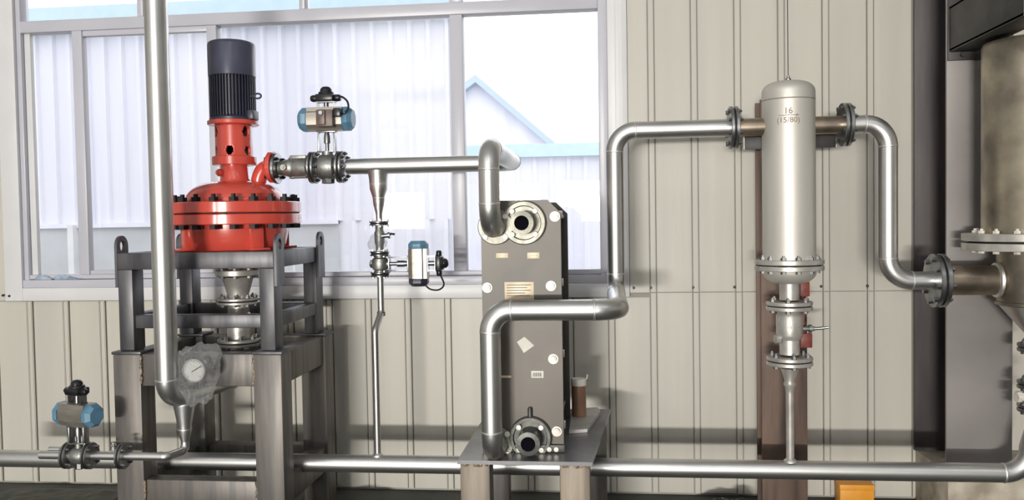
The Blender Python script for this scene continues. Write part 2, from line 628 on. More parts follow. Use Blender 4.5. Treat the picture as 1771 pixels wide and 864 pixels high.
ztop0, ztop1 = zat(580, 34), zat(580, 13)       # transom bar
zgl = zat(580, 470)                              # lower edge of the glass
xin0, xin1 = P(42, 250, YF0).x, P(1036, 250, YF0).x
part('frame', box(B(), wx0, xin0, YF0, YF1, wz0, wz1, 0.004), 'window_frame', win)
part('frame', box(B(), xin1, wx1, YF0, YF1, wz0, wz1, 0.004), 'window_frame', win)
part('frame', box(B(), wx0, wx1, YF0, YF1, wz1 - 0.05, wz1, 0.004), 'window_frame', win)
part('sill', box(B(), wx0, wx1, -0.012, YF1, wz0, wz0 + (zgl - wz0) * 0.62, 0.004), 'window_frame', win)
part('sill', box(B(), wx0, wx1, 0.012, YF1, wz0 + (zgl - wz0) * 0.66, zgl, 0.003), 'window_frame', win)
part('transom', box(B(), xin0, xin1, YF0 - 0.004, YF1, ztop0, ztop1, 0.004), 'window_frame', win)
member('mullion', 781, 803, zgl, ztop0)
member('mullion', 781, 803, ztop1, wz1)
member('mullion', 523, 533, ztop1, wz1)
member('mullion', 244, 254, ztop1, wz1)
member('mullion', 362, 379, zgl, ztop0)
# sliding sashes on the left
member('sash_stile', 130, 147, zgl, ztop0, 0.0, 0.05)
zs = zat(200, 60)
part('sash_rail', box(B(), P(147, 250, 0).x, P(362, 250, 0).x, 0.01, 0.05, zs, ztop0, 0.003), 'window_frame', win)
part('sash_rail', box(B(), P(147, 250, 0).x, P(362, 250, 0).x, 0.01, 0.05, zgl, zat(200, 467), 0.003), 'window_frame', win)
part('glazing_bead', box(B(), P(48, 250, 0.03).x, P(58, 250, 0.03).x, 0.03, 0.06, zgl, ztop0, 0.002), 'window_trim', win)
for u0, u1 in ((45, 130), (147, 362), (379, 781), (803, 1036)):
    x0, x1 = P(u0, 250, 0.05).x, P(u1, 250, 0.05).x
    part('pane', box(B(), x0, x1, 0.056, 0.062, zgl, ztop0), 'glass', win, smooth=False)
for u0, u1 in ((42, 244), (254, 523), (533, 781), (803, 1036)):
    x0, x1 = P(u0, 5, 0.05).x, P(u1, 5, 0.05).x
    part('pane', box(B(), x0, x1, 0.056, 0.062, ztop1, wz1 - 0.05), 'glass', win, smooth=False)

# ================================================================== outside the window
struct('yard_ground', box(B(), -60, 60, 0.13, 90, -0.3, -0.2), 'outside_ground', 'pale paved yard outside the window')


def corrugated(x0, x1, y, z0, z1, pitch, depth):
    bm = B()
    pts = []
    n = int((x1 - x0) / pitch)
    for k in range(n + 1):
        x = x0 + k * pitch
        pts += [(x, y), (x + pitch * 0.62, y), (x + pitch * 0.72, y - depth), (x + pitch * 0.9, y - depth)]
    lo = [bm.verts.new((x, yy, z0)) for x, yy in pts]
    hi = [bm.verts.new((x, yy, z1)) for x, yy in pts]
    for k in range(len(pts) - 1):
        bm.faces.new((lo[k], lo[k + 1], hi[k + 1], hi[k]))
    return bm


YA = 9.0
ax1 = P(781, 250, YA).x
A = root('workshop_building', 'long white corrugated workshop seen through the left window panes', 'building', (-6, YA, -0.2))
zp = P(300, 386, YA).z
part('cladding', corrugated(-15, ax1 - 0.2, YA, zp, 4.75, 0.3, 0.05), 'outside_sheet', A, smooth=False)
xpl = P(588, 430, YA).x
part('cladding', corrugated(xpl, ax1 - 0.2, YA, -0.2, zp, 0.3, 0.05), 'outside_sheet', A, smooth=False)
part('plinth_wall', box(B(), -15, xpl, YA - 0.04, YA + 0.2, -0.2, zp), 'outside_plinth', A, smooth=False)
part('ledge', box(B(), -15, xpl, YA - 0.1, YA, zp - 0.05, zp + 0.02), 'outside_sheet', A, smooth=False)
part('roof', box(B(), -15.2, ax1 + 0.05, YA - 0.25, YA + 0.9, 4.6, 4.95), 'outside_blue', A, smooth=False)
part('body', box(B(), -15, ax1, YA + 0.06, YA + 0.9, -0.2, 4.65), 'outside_sheet', A, smooth=False)
q = P(122, 430, YA - 0.2)
part('post', box(B(), q.x - 0.05, q.x + 0.05, YA - 0.2, YA - 0.05, -0.2, zp), 'window_trim', A, smooth=False)
YB = 16.0
Bq = root('lean_to_building', 'low pale blue shed with a blue roof edge behind the right pane', 'building', (0, YB, -0.2))
b0, b1 = P(700, 260, YB).x, P(1300, 260, YB).x
zb1, zb0 = P(920, 250, YB).z, P(920, 272, YB).z
part('cladding', corrugated(b0, b1, YB, -0.2, zb0, 0.4, 0.05), 'outside_sheet', Bq, smooth=False)
part('roof_edge', box(B(), b0, b1, YB - 0.2, YB + 5, zb0, zb1), 'outside_blue', Bq, smooth=False)
YC = 32.0
Cq = root('gabled_building', 'distant white gabled hall rising behind the blue roofed shed', 'building', (0, YC, -0.2))
g = [P(u, v, YC) for u, v in ((660, 268), (825, 145), (962, 262))]
poly = [(g[0].x, -0.2), (g[2].x, -0.2), (g[2].x, g[2].z), (g[1].x, g[1].z), (g[0].x, g[0].z)]
MX = Matrix(((1, 0, 0, 0), (0, 0, 1, YC), (0, 1, 0, 0), (0, 0, 0, 1)))
part('gable_wall', prism(B(), poly, MX, 12), 'outside_sheet', Cq, smooth=False)
for s in (0, 2):
    a, c = g[1], g[s]
    d = (c - a).normalized()
    e = c + d * 0.6
    poly = [(a.x, a.z), (e.x, e.z), (e.x, e.z + 0.32), (a.x, a.z + 0.32)]
    part('roof_slope', prism(B(), poly, Matrix.Translation(V((0, -0.5, 0))) @ MX, 13), 'outside_roof', Cq, smooth=False)

# ================================================================== steel column of the hall (right)
cx0, cx1 = P(1637, 430, -0.41).x, P(1752, 430, -0.41).x
col = root('steel_column', 'grey painted H shaped building column behind the tank', 'column', ((cx0 + cx1) / 2, -0.23, FZ))
xm = (cx0 + cx1) / 2
part('front_flange', box(B(), cx0, cx1, -0.41, -0.394, 0.22, ROOF_Z, 0.002), 'column_paint', col)
part('web', box(B(), xm - 0.006, xm + 0.006, -0.394, -0.03, 0.22, ROOF_Z), 'column_shaded', col)
part('back_flange', box(B(), cx0 - 0.01, cx1, -0.03, -0.012, 0.22, ROOF_Z, 0.002), 'column_shaded', col)
part('concrete_base', box(B(), cx0 - 0.0, cx1 + 0.5, -0.43, -0.012, FZ, 0.22, 0.006), 'plinth', col)
# cantilever beam on the column
ztb = P(1637, 90, -0.41).z
zta = P(1637, 14, -0.41).z
arm = root('bracket_beam', 'dark steel bracket beam jutting from the column above the tank', 'beam', (cx0 + 0.08, -0.8, ztb))
ya = -1.13
part('web', box(B(), cx0 + 0.005, cx0 + 0.017, ya, -0.412, ztb, zta, 0.001), 'dark_beam', arm)
part('bottom_flange', box(B(), cx0 + 0.005, cx0 + 0.12, ya, -0.412, ztb - 0.004, ztb + 0.01, 0.001), 'dark_beam', arm)
part('top_flange', box(B(), cx0 + 0.005, cx0 + 0.12, ya, -0.412, zta - 0.01, zta + 0.002, 0.001), 'dark_beam', arm)
part('end_plate', box(B(), cx0 + 0.0, cx0 + 0.12, ya - 0.01, ya, ztb - 0.006, zta + 0.004, 0.001), 'cut_edge', arm)
part('mounting_plate', box(B(), cx0 + 0.001, cx0 + 0.14, -0.426, -0.412, ztb - 0.04, zta + 0.05, 0.001), 'dark_beam', arm)
bolts(arm, (cx0 + 0.06, -0.426, ztb - 0.018), (0, 1, 0), 0.0, 1, 0.012, 0.012, 'dark_beam')
bolts(arm, (cx0 + 0.06, -0.426, zta + 0.028), (0, 1, 0), 0.0, 1, 0.012, 0.012, 'dark_beam')


# ================================================================== header pipe along the floor
YH = -0.68
hz = P(900, 805, YH).z
HR = S(15.6, 900, 805, YH)
hx1 = P(1781, 815, YH).x
hdr = root('header_pipe', 'long horizontal stainless pipe running low along the whole wall', 'pipe', (0, YH, hz - HR))
hx0 = P(-60, 803, YH).x
top = P(1781, 760, YH)
jx = [P(u, 803, YH).x for u in (277, 1690)]
part('pipe', tube(B(), [V((hx0, YH, hz)), V((jx[0], YH, hz))], HR, 32), 'stainless', hdr)
part('weld_seam', lathe(B(), [(HR, -0.005), (HR * 1.05, -0.002), (HR * 1.05, 0.002), (HR, 0.005)], (jx[0], YH, hz), (1, 0, 0), 32), 'weld', hdr)
a = arc((0, YH, hz), (hx1, YH, hz), (hx1, YH, 1), 0.105, 14)
part('pipe', tube(B(), [V((jx[0], YH, hz)), a[0]], HR, 32), 'stainless', hdr)
part('elbow', tube(B(), a, HR * 1.01, 32), 'stainless', hdr)
part('weld_seam', lathe(B(), [(HR, -0.005), (HR * 1.05, -0.002), (HR * 1.05, 0.002), (HR, 0.005)], a[0], (1, 0, 0), 32), 'weld', hdr)
zred = P(1781, 735, YH).z
part('reducer', lathe(B(), [(HR * 1.01, a[-1].z), (HR, a[-1].z + 0.01), (0.017, zred), (0.017, zred + 0.02)], (hx1, YH, 0), (0, 0, 1), 32), 'stainless', hdr)
for u in (462, 822, 990):
    xx = P(u, 803, YH).x
    part('pipe_support', box(box(B(), xx - 0.02, xx + 0.02, YH - 0.03, YH + 0.03, FZ, hz - HR), xx - 0.05, xx + 0.05, YH - 0.06, YH + 0.06, FZ, FZ + 0.008), 'stand_steel', hdr)

# ================================================================== lower stand
SY0, SY1 = -0.96, -0.26
sx0, sx1 = P(196, 650, SY0).x, P(486, 650, SY0).x + 0.0
LW = S(50, 220, 650, SY0)
sx1 = P(487, 650, SY0).x
LZ = P(350, 608, SY0).z
LD = 0.13
ls = root('pump_stand', 'tall square brown steel stand on the floor carrying the pump frame', 'stand', ((sx0 + sx1) / 2, (SY0 + SY1) / 2, FZ))
LDp = 0.12
for x in (sx0, sx1 - LW):
    for y in (SY0, SY1 - LDp):
        part('leg', box(B(), x, x + LW, y, y + LDp, FZ, LZ - 0.012, 0.005), 'mill_steel', ls)
BH = S(56, 350, 630, SY0)
for y in (SY0 + 0.012, SY1 - 0.092):
    part('top_beam', box(B(), sx0 + LW, sx1 - LW, y, y + 0.08, LZ - 0.012 - BH, LZ - 0.012, 0.004), 'mill_steel', ls)
for x in (sx0 + 0.012, sx1 - 0.092):
    part('top_beam', box(B(), x, x + 0.08, SY0 + LDp, SY1 - LDp, LZ - 0.012 - BH, LZ - 0.012, 0.004), 'mill_steel', ls)
for x in (sx0 - 0.004, sx1 - LW - 0.004):
    for y in (SY0 - 0.004, SY1 - LDp - 0.004):
        part('cap_plate', box(B(), x, x + LW + 0.008, y, y + LDp + 0.008, LZ - 0.012, LZ, 0.002), 'stand_steel', ls)
lz = P(350, 832, SY0).z
part('lower_beam', box(B(), sx0 + LW, sx1 - LW, SY0 + 0.012, SY0 + 0.092, lz - 0.12, lz, 0.004), 'mill_steel', ls)
part('lower_beam', box(B(), sx0 + LW, sx1 - LW, SY1 - 0.092, SY1 - 0.012, lz - 0.12, lz, 0.004), 'mill_steel', ls)
for x in (sx0 + 0.012, sx1 - 0.092):
    part('lower_beam', box(B(), x, x + 0.08, SY0 + LDp, SY1 - LDp, lz - 0.12, lz, 0.004), 'mill_steel', ls)
# the bright weld seams at the corners
for x in (sx0 + LW, sx1 - LW):
    for z0, z1 in ((LZ - BH, LZ - 0.02), (lz - 0.11, lz)):
        pts = [V((x + random.uniform(-0.003, 0.003), SY0 + 0.006, z0 + (z1 - z0) * k / 10)) for k in range(11)]
        part('weld_bead', tube(B(), pts, [0.005 + random.uniform(0, 0.003) for _ in pts], 8), 'weld_bead', ls)

# ================================================================== upper frame
UY0, UY1 = -0.93, -0.29
ux0, ux1 = P(204, 500, UY0).x, P(474, 500, UY0).x
UW, UD = S(27, 460, 500, UY0), 0.095
UZ0, UZ1 = LZ + 0.001, P(340, 436, UY0).z
UB = S(29, 340, 450, UY0)
uf = root('lifting_frame', 'dark grey steel frame with four lifting lugs holding the red pump', 'frame', ((ux0 + ux1) / 2, (UY0 + UY1) / 2, UZ0))
for x in (ux0, ux1 - UW):
    for y in (UY0, UY1 - UD):
        part('post', box(B(), x, x + UW, y, y + UD, UZ0, UZ1 - UB, 0.004), 'stand_steel', uf)
for y in (UY0, UY1 - 0.06):
    part('top_rail', box(B(), ux0, ux1, y, y + 0.06, UZ1 - UB, UZ1, 0.004), 'stand_steel', uf)
for x in (ux0, ux1 - 0.06):
    part('top_rail', box(B(), x, x + 0.06, UY0 + 0.06, UY1 - 0.06, UZ1 - UB, UZ1, 0.004), 'stand_steel', uf)
# lifting lugs on the outer side faces
lug_o, lug_i = [], []
n = 24
for k in range(n):
    a_ = 2 * PI * k / n - PI / 2
    x_, y_ = math.cos(a_), math.sin(a_)
    lug_i.append((0.019 * x_, 0.024 * y_))
    if y_ >= 0:
        lug_o.append((0.046 * x_, 0.046 * y_))
    else:
        lug_o.append((0.046 * (1 if x_ > 0.3 else -1 if x_ < -0.3 else x_ / 0.3), -0.18 * min(1, -y_ * 1.2)))
for x, yc in ((ux0 - 0.0125, UY0 + UD / 2), (ux0 - 0.0125, UY1 - UD / 2), (ux1 + 0.0005, UY0 + UD / 2), (ux1 + 0.0005, UY1 - UD / 2)):
    M = Matrix(((0, 0, 1, x), (1, 0, 0, yc), (0, 1, 0, UZ1 + 0.03), (0, 0, 0, 1)))
    part('lifting_lug', prism(B(), lug_o, M, 0.012, lug_i), 'stand_steel', uf, angle=30)
# mid braces
bz = P(340, 568, UY0).z
bz = max(bz, UZ0 + 0.02)
bt = P(340, 545, UY0).z
part('brace', box(B(), ux0 + UW, ux1 - UW, UY0 + 0.015, UY0 + 0.075, bz, bt, 0.004), 'stand_steel', uf)
part('brace', box(B(), ux0 + UW, ux1 - UW, UY1 - 0.075, UY1 - 0.015, bz, bt, 0.004), 'stand_steel', uf)
for x in (ux0 + 0.004, ux1 - 0.05 - 0.004):
    part('brace', box(B(), x, x + 0.05, UY0 + UD, UY1 - UD, bz, bt, 0.004), 'stand_steel', uf)
# cross rails under the pump feet
PY = -0.61
pxc = P(407, 330, PY).x
pk = S(1, 400, 330, PY)
for x in (pxc - 75 * pk, pxc + 75 * pk):
    part('cross_rail', box(B(), x - 0.03, x + 0.03, UY0 + 0.06, UY1 - 0.06, UZ1 - UB, UZ1 - 0.002, 0.004), 'stand_steel', uf)

# ================================================================== red pump with its motor
def pz(v):
    return P(405, v, PY).z


pump = root('vertical_pump', 'bright red vertical pump with wide bolted flange and black motor', 'pump', (pxc, PY, UZ1))
O = V((pxc, PY, 0))
zf1, zfm, zf0 = pz(350), pz(369.5), pz(388)
Rf = 110 * pk
part('lower_flange', lathe(B(), disc(Rf, zf0, zfm - 0.003, 0.004), O, seg=72), 'red_paint', pump)
part('upper_flange', lathe(B(), disc(Rf, zfm + 0.003, zf1, 0.004), O, seg=72), 'red_paint', pump)
part('gasket', lathe(B(), disc(Rf * 0.97, zfm - 0.003, zfm + 0.003, 0.0005), O, seg=72), 'gasket', pump)
bolts(pump, O + V((0, 0, (zf0 + zf1) / 2)), (0, 0, 1), Rf * 0.91, 20, 9.0 * pk * 0.9, zf1 - zf0, 'black_bolt', 0.07)
# dome
zd0, zd1 = zf1, pz(312)
pr = []
for k in range(13):
    t = k / 12
    r = 24 * pk + (84 * pk - 24 * pk) * math.cos(t * PI / 2) ** 0.9
    pr.append((r, zd0 - 0.004 + (zd1 - zd0) * math.sin(t * PI / 2) ** 1.0))
part('dome', lathe(B(), pr + [(0, zd1)], O, seg=64), 'red_paint', pump)
# bowl below
zb_ = UZ1 - 0.06
pr = [(0, zb_)]
for k in range(13):
    t = k / 12
    pr.append((52 * pk + 36 * pk * math.sin(t * PI / 2), zb_ + (zf0 - zb_ + 0.003) * (1 - math.cos(t * PI / 2))))
part('bowl', lathe(B(), pr, O, seg=64), 'red_paint', pump)
for a_ in (0.0, PI / 2, PI, 1.5 * PI):
    a_ += 0.0
    dx, dy = math.cos(a_ + PI / 4), math.sin(a_ + PI / 4)
    M = Matrix.Translation(O + V((0, 0, 0))) @ Matrix.Rotation(a_ + PI / 4, 4, 'Z')
    bm = box(B(), 74 * pk, 92 * pk, -0.03, 0.03, UZ1 + 0.0, zf0 - 0.002, 0.004, M)
    box(bm, 66 * pk, 104 * pk, -0.045, 0.045, UZ1, UZ1 + 0.012, 0.003, M)
    part('foot', bm, 'red_paint', pump)
# neck and lantern
part('neck', lathe(B(), [(26 * pk, zd1 - 0.004), (23.5 * pk, zd1 + 0.008), (23 * pk, pz(286)), (0, pz(286))], O, seg=48), 'red_paint', pump)
part('neck_flange', lathe(B(), disc(37 * pk, pz(286), pz(271), 0.003), O, seg=56), 'red_paint', pump)
part('vent_plug', lathe(B(), [(0.017, 0), (0.017, 0.014), (0.011, 0.016), (0.011, 0.022), (0, 0.022)], O + V((-16.5 * pk, -18 * pk, pz(299))), (-0.55, -0.83, 0), 16), 'red_paint', pump)


def lantern(r, z0, z1, holes, th):
    bm = B()
    NS, NZ = 120, 26
    g = [[bm.verts.new((O.x + r * math.cos(2 * PI * i / NS), O.y + r * math.sin(2 * PI * i / NS), z0 + (z1 - z0) * j / NZ)) for i in range(NS)] for j in range(NZ + 1)]
    for j in range(NZ):
        for i in range(NS):
            a_, z_ = 2 * PI * (i + 0.5) / NS, z0 + (z1 - z0) * (j + 0.5) / NZ
            if any((((a_ - ha + PI) % (2 * PI) - PI) * r / hw) ** 2 + ((z_ - hz_) / hh) ** 2 < 1 for ha, hz_, hw, hh in holes):
                continue
            bm.faces.new((g[j][i], g[j][(i + 1) % NS], g[j + 1][(i + 1) % NS], g[j + 1][i]))
    bmesh.ops.delete(bm, geom=[v for v in bm.verts if not v.link_faces], context='VERTS')
    return bm


vd = math.atan2(-1, 0.16)       # direction towards the camera side
hs = []
for k in range(6):
    hs.append((vd + k * PI / 3, pz(261.5), 6.5 * pk, 7.5 * pk))
for k in range(4):
    hs.append((vd + PI / 4 + 0.13 + k * PI / 2, pz(229), 7 * pk, 9.5 * pk))
    hs[-1] = ((vd + (0.98 if k % 2 else -0.98) + (PI if k > 1 else 0)),) + hs[-1][1:]
ln = part('lantern', lantern(31 * pk, pz(271.5), pz(217), hs, 0.01), 'red_paint', pump, angle=60)
sm = ln.modifiers.new('wall', 'SOLIDIFY')
sm.thickness = 0.012
sm.offset = -1
part('shaft', lathe(B(), [(0.03, pz(271)), (0.03, pz(215))], O, seg=24), 'bore_shade', pump)
part('motor_flange', lathe(B(), disc(43 * pk, pz(217), pz(209.5), 0.003), O, seg=56), 'red_paint', pump)
# motor
part('motor_foot', lathe(B(), [(0, pz(209.5)), (39 * pk, pz(209.5)), (39 * pk, pz(205)), (33 * pk, pz(200)), (33 * pk, pz(131)), (0, pz(131))], O, seg=48), 'motor_paint', pump)
fin = B()
box(fin, 31 * pk, 38.5 * pk, -0.0028, 0.0028, pz(203), pz(132), 0.001)
fz = min(v.co.z for v in fin.verts)
me = bpy.data.meshes.new('cooling_fin')
fin.to_mesh(me)
fin.free()
finish(me, 'motor_paint', False)
for k in range(44):
    place('cooling_fin', me, Matrix.Translation(O) @ Matrix.Rotation(2 * PI * k / 44, 4, 'Z'), pump)
part('fan_cowl', lathe(B(), [(38.5 * pk, pz(133.5)), (39.5 * pk, pz(133)), (39.5 * pk, pz(129)), (39.8 * pk, pz(80)), (38.5 * pk, pz(76)), (36 * pk, pz(74)), (0, pz(73.5))], O, seg=56), 'cowl_paint', pump)
ring = B()
ec = V((pxc + 49 * pk, PY - 0.03, pz(169)))
tube(ring, [ec + V((0.017 * math.cos(2 * PI * k / 20), 0, 0.011 * math.sin(2 * PI * k / 20))) for k in range(21)], 0.0045, 10, False)
tube(ring, [V((pxc + 36 * pk, PY - 0.03, ec.z)), ec - V((0.017, 0, 0))], 0.006, 10)
part('eye_bolt', ring, 'motor_paint', pump)
part('terminal_foot', box(B(), pxc + 30 * pk, pxc + 43 * pk, PY - 0.05, PY + 0.02, pz(209), pz(193), 0.004), 'motor_paint', pump)
# discharge bend and flange
fy = -0.57
fc = V((P(469, 289, fy).x, fy, P(469, 289, fy).z))
e0 = V((P(447, 322, fy).x, fy, P(447, 322, fy).z))
part('discharge_bend', tube(B(), [V((e0.x - 0.006, fy, e0.z - 0.03))] + spline([V((e0.x, fy, e0.z)), V((e0.x + 0.006, fy, e0.z + 0.04)), V((e0.x + 0.025, fy, fc.z - 0.012)), V((fc.x - 0.012, fy, fc.z)), V((fc.x, fy, fc.z))], 6), 0.036, 24), 'red_paint', pump)
fk = S(1, 500, 289, fy)
part('discharge_flange', lathe(B(), [(0.038, -0.03), (26 * fk, -0.006), (27 * fk, -0.003), (27 * fk, 0.016), (0, 0.016)], fc, (1, 0, 0), 44), 'red_paint', pump)

# ---- suction spool under the pump
def sz(v):
    return P(408, v, PY).z


sp = root('suction_spool', 'pale flanged suction spool below the red pump inside the frame', 'pipe fitting', (pxc, PY, sz(603)))
part('top_flange', lathe(B(), disc(37 * pk, sz(476), sz(466), 0.003), O, seg=40), 'flange_white', sp)
part('cone', lathe(B(), [(30 * pk, sz(478)), (26 * pk, sz(482)), (18 * pk, sz(509)), (18 * pk, sz(514))], O, seg=40), 'flange_white', sp)
flange_pair(sp, O + V((0, 0, sz(519.5))), (0, 0, 1), 36 * pk, 4.2 * pk, 8, 4.2 * pk, 'flange_white', 'fitting', 0.2)
part('neck', lathe(B(), [(22 * pk, sz(545)), (18 * pk, sz(540)), (18 * pk, sz(526))], O, seg=36), 'flange_white', sp)
part('lower_neck', lathe(B(), [(21 * pk, sz(584)), (20 * pk, sz(560)), (22 * pk, sz(545))], O, seg=36), 'flange_white', sp)
flange_pair(sp, O + V((0, 0, sz(591))), (0, 0, 1), 37 * pk, 5 * pk, 8, 4.4 * pk, 'flange_white', 'fitting', 0.5)
bolts(sp, O + V((0, 0, sz(471))), (0, 0, 1), 31 * pk, 8, 4.4 * pk, 10 * pk, 'fitting', 0.3)

# ================================================================== tall riser at the left with its drain reducer
RY = -1.13
rxx = P(279, 330, RY).x
rr = S(19.3, 280, 400, RY)
rz = P(290, 689, RY).z
ris = root('tall_riser_pipe', 'tall shiny vertical pipe in front of the red pump at the left', 'pipe', (rxx, RY, rz))
cend = V((pxc, PY, rz + 0.01))
pipe_run(ris, [V((rxx, RY, 3.3)), V((rxx, RY, rz)), V((pxc, PY, rz)), V((pxc, PY, sz(603)))], rr, [rr * 1.75, rr * 1.6], 'stainless')
dd = (V((pxc, PY, rz)) - V((rxx, RY, rz))).normalized()
tc = V((rxx, RY, rz)) + dd * 0.105
rk = S(1, 325, 740, RY)
zq = [P(325, v, RY).z for v in (694, 707, 712, 742, 752, 758, 775, 790)]
part('reducing_tee', lathe(B(), [(r_ * rk, z_ - tc.z) for r_, z_ in zip((20, 18.5, 18, 12.5, 12, 11.5, 6.8), (rz,) + tuple(zq[1:7]))], tc, (0, 0, 1), 32), 'stainless', ris)
for q in (zq[1], zq[4]):
    part('weld_seam', lathe(B(), [(11 * rk, -0.003), ((18.9 if q == zq[1] else 12.6) * rk, -0.0015), ((18.9 if q == zq[1] else 12.6) * rk, 0.0015), (11 * rk, 0.003)], V((tc.x, tc.y, q)), (0, 0, 1), 32), 'weld', ris)

# pressure gauge on the elbow, in its plastic bag
gc = P(336, 640, tc.y - 0.09)
gr_ = S(22, 336, 640, gc.y)
ga = root('pressure_gauge', 'round white dial gauge wrapped in plastic on the left riser elbow', 'gauge', (gc.x, gc.y, gc.z - gr_))
part('case', lathe(B(), [(0, 0.035), (gr_ * 0.92, 0.035), (gr_, 0.025), (gr_, 0.0), (gr_ * 0.95, -0.006), (gr_ * 0.86, -0.006), (gr_ * 0.86, 0.0)], gc, (0, 1, 0), 40), 'fitting', ga)
face = part('dial', lathe(B(), [(0, -0.001), (gr_ * 0.87, -0.001), (gr_ * 0.87, 0.004), (0, 0.004)], gc, (0, 1, 0), 40), 'gauge_face', ga)
bm = box(B(), -0.002, 0.002, -0.004, -0.0025, -0.012, gr_ * 0.7)
bmesh.ops.transform(bm, matrix=Matrix.Translation(gc) @ Matrix.Rotation(math.radians(60), 4, 'Y'), verts=bm.verts)
part('needle', bm, 'print_dark', face)
bm = B()
for k in range(21):
    a_ = math.radians(-135 + 13.5 * k)
    box(bm, -0.0008, 0.0008, -0.003, -0.0015, gr_ * (0.66 if k % 5 == 0 else 0.72), gr_ * 0.8, 0, Matrix.Translation(gc) @ Matrix.Rotation(a_, 4, 'Y'))
part('scale_marks', bm, 'print_dark', face, smooth=False)
part('stem', tube(B(), [gc + V((0, 0.015, -gr_ * 0.9)), V((gc.x - 0.004, gc.y + 0.03, rz + rr * 0.9)), V((tc.x, tc.y, rz + rr * 0.6))], 0.01, 12), 'fitting', ga)


def crumple(center, rad, seed, sub=4, amp=0.3, taper=0.0):
    bm = B()
    bmesh.ops.create_icosphere(bm, subdivisions=sub, radius=1.0)
    for v in bm.verts:
        d = v.co.normalized()
        k = 1 + amp * (noise.noise(d * 1.7 + V((seed, 0, 0))) + 0.55 * abs(noise.noise(d * 4 + V((0, seed, 0)))) + 0.35 * abs(noise.noise(d * 9 + V((0, 0, seed)))))
        if d.x > 0 and d.z > 0:
            k += taper * 0.9 * (d.x * d.z * 2) ** 6
        v.co = V(center) + V((d.x * rad[0] * (1 + taper * d.z), d.y * rad[1], d.z * rad[2])) * k
    return bm


bag = part('plastic_bag', crumple(P(340, 648, gc.y + 0.03), (37 * rk, 0.06, 48 * rk), 3.1, 5, 0.27, 0.32), 'plastic_film', None, angle=20)
tag(bag, 'crumpled clear plastic bag tied round the gauge on the left riser', 'plastic bag')

# ================================================================== actuated ball valves
def frame_M(o, fx, fz):
    fx, fz = V(fx).normalized(), V(fz).normalized()
    fy_ = fz.cross(fx)
    m = Matrix((fx, fy_, fz)).transposed().to_4x4()
    m.translation = V(o)
    return m


def octa(hw, hh, c):
    return [(-hw, -hh + c), (-hw + c, -hh), (hw - c, -hh), (hw, -hh + c), (hw, hh - c), (hw - c, hh), (-hw + c, hh), (-hw, hh - c)]


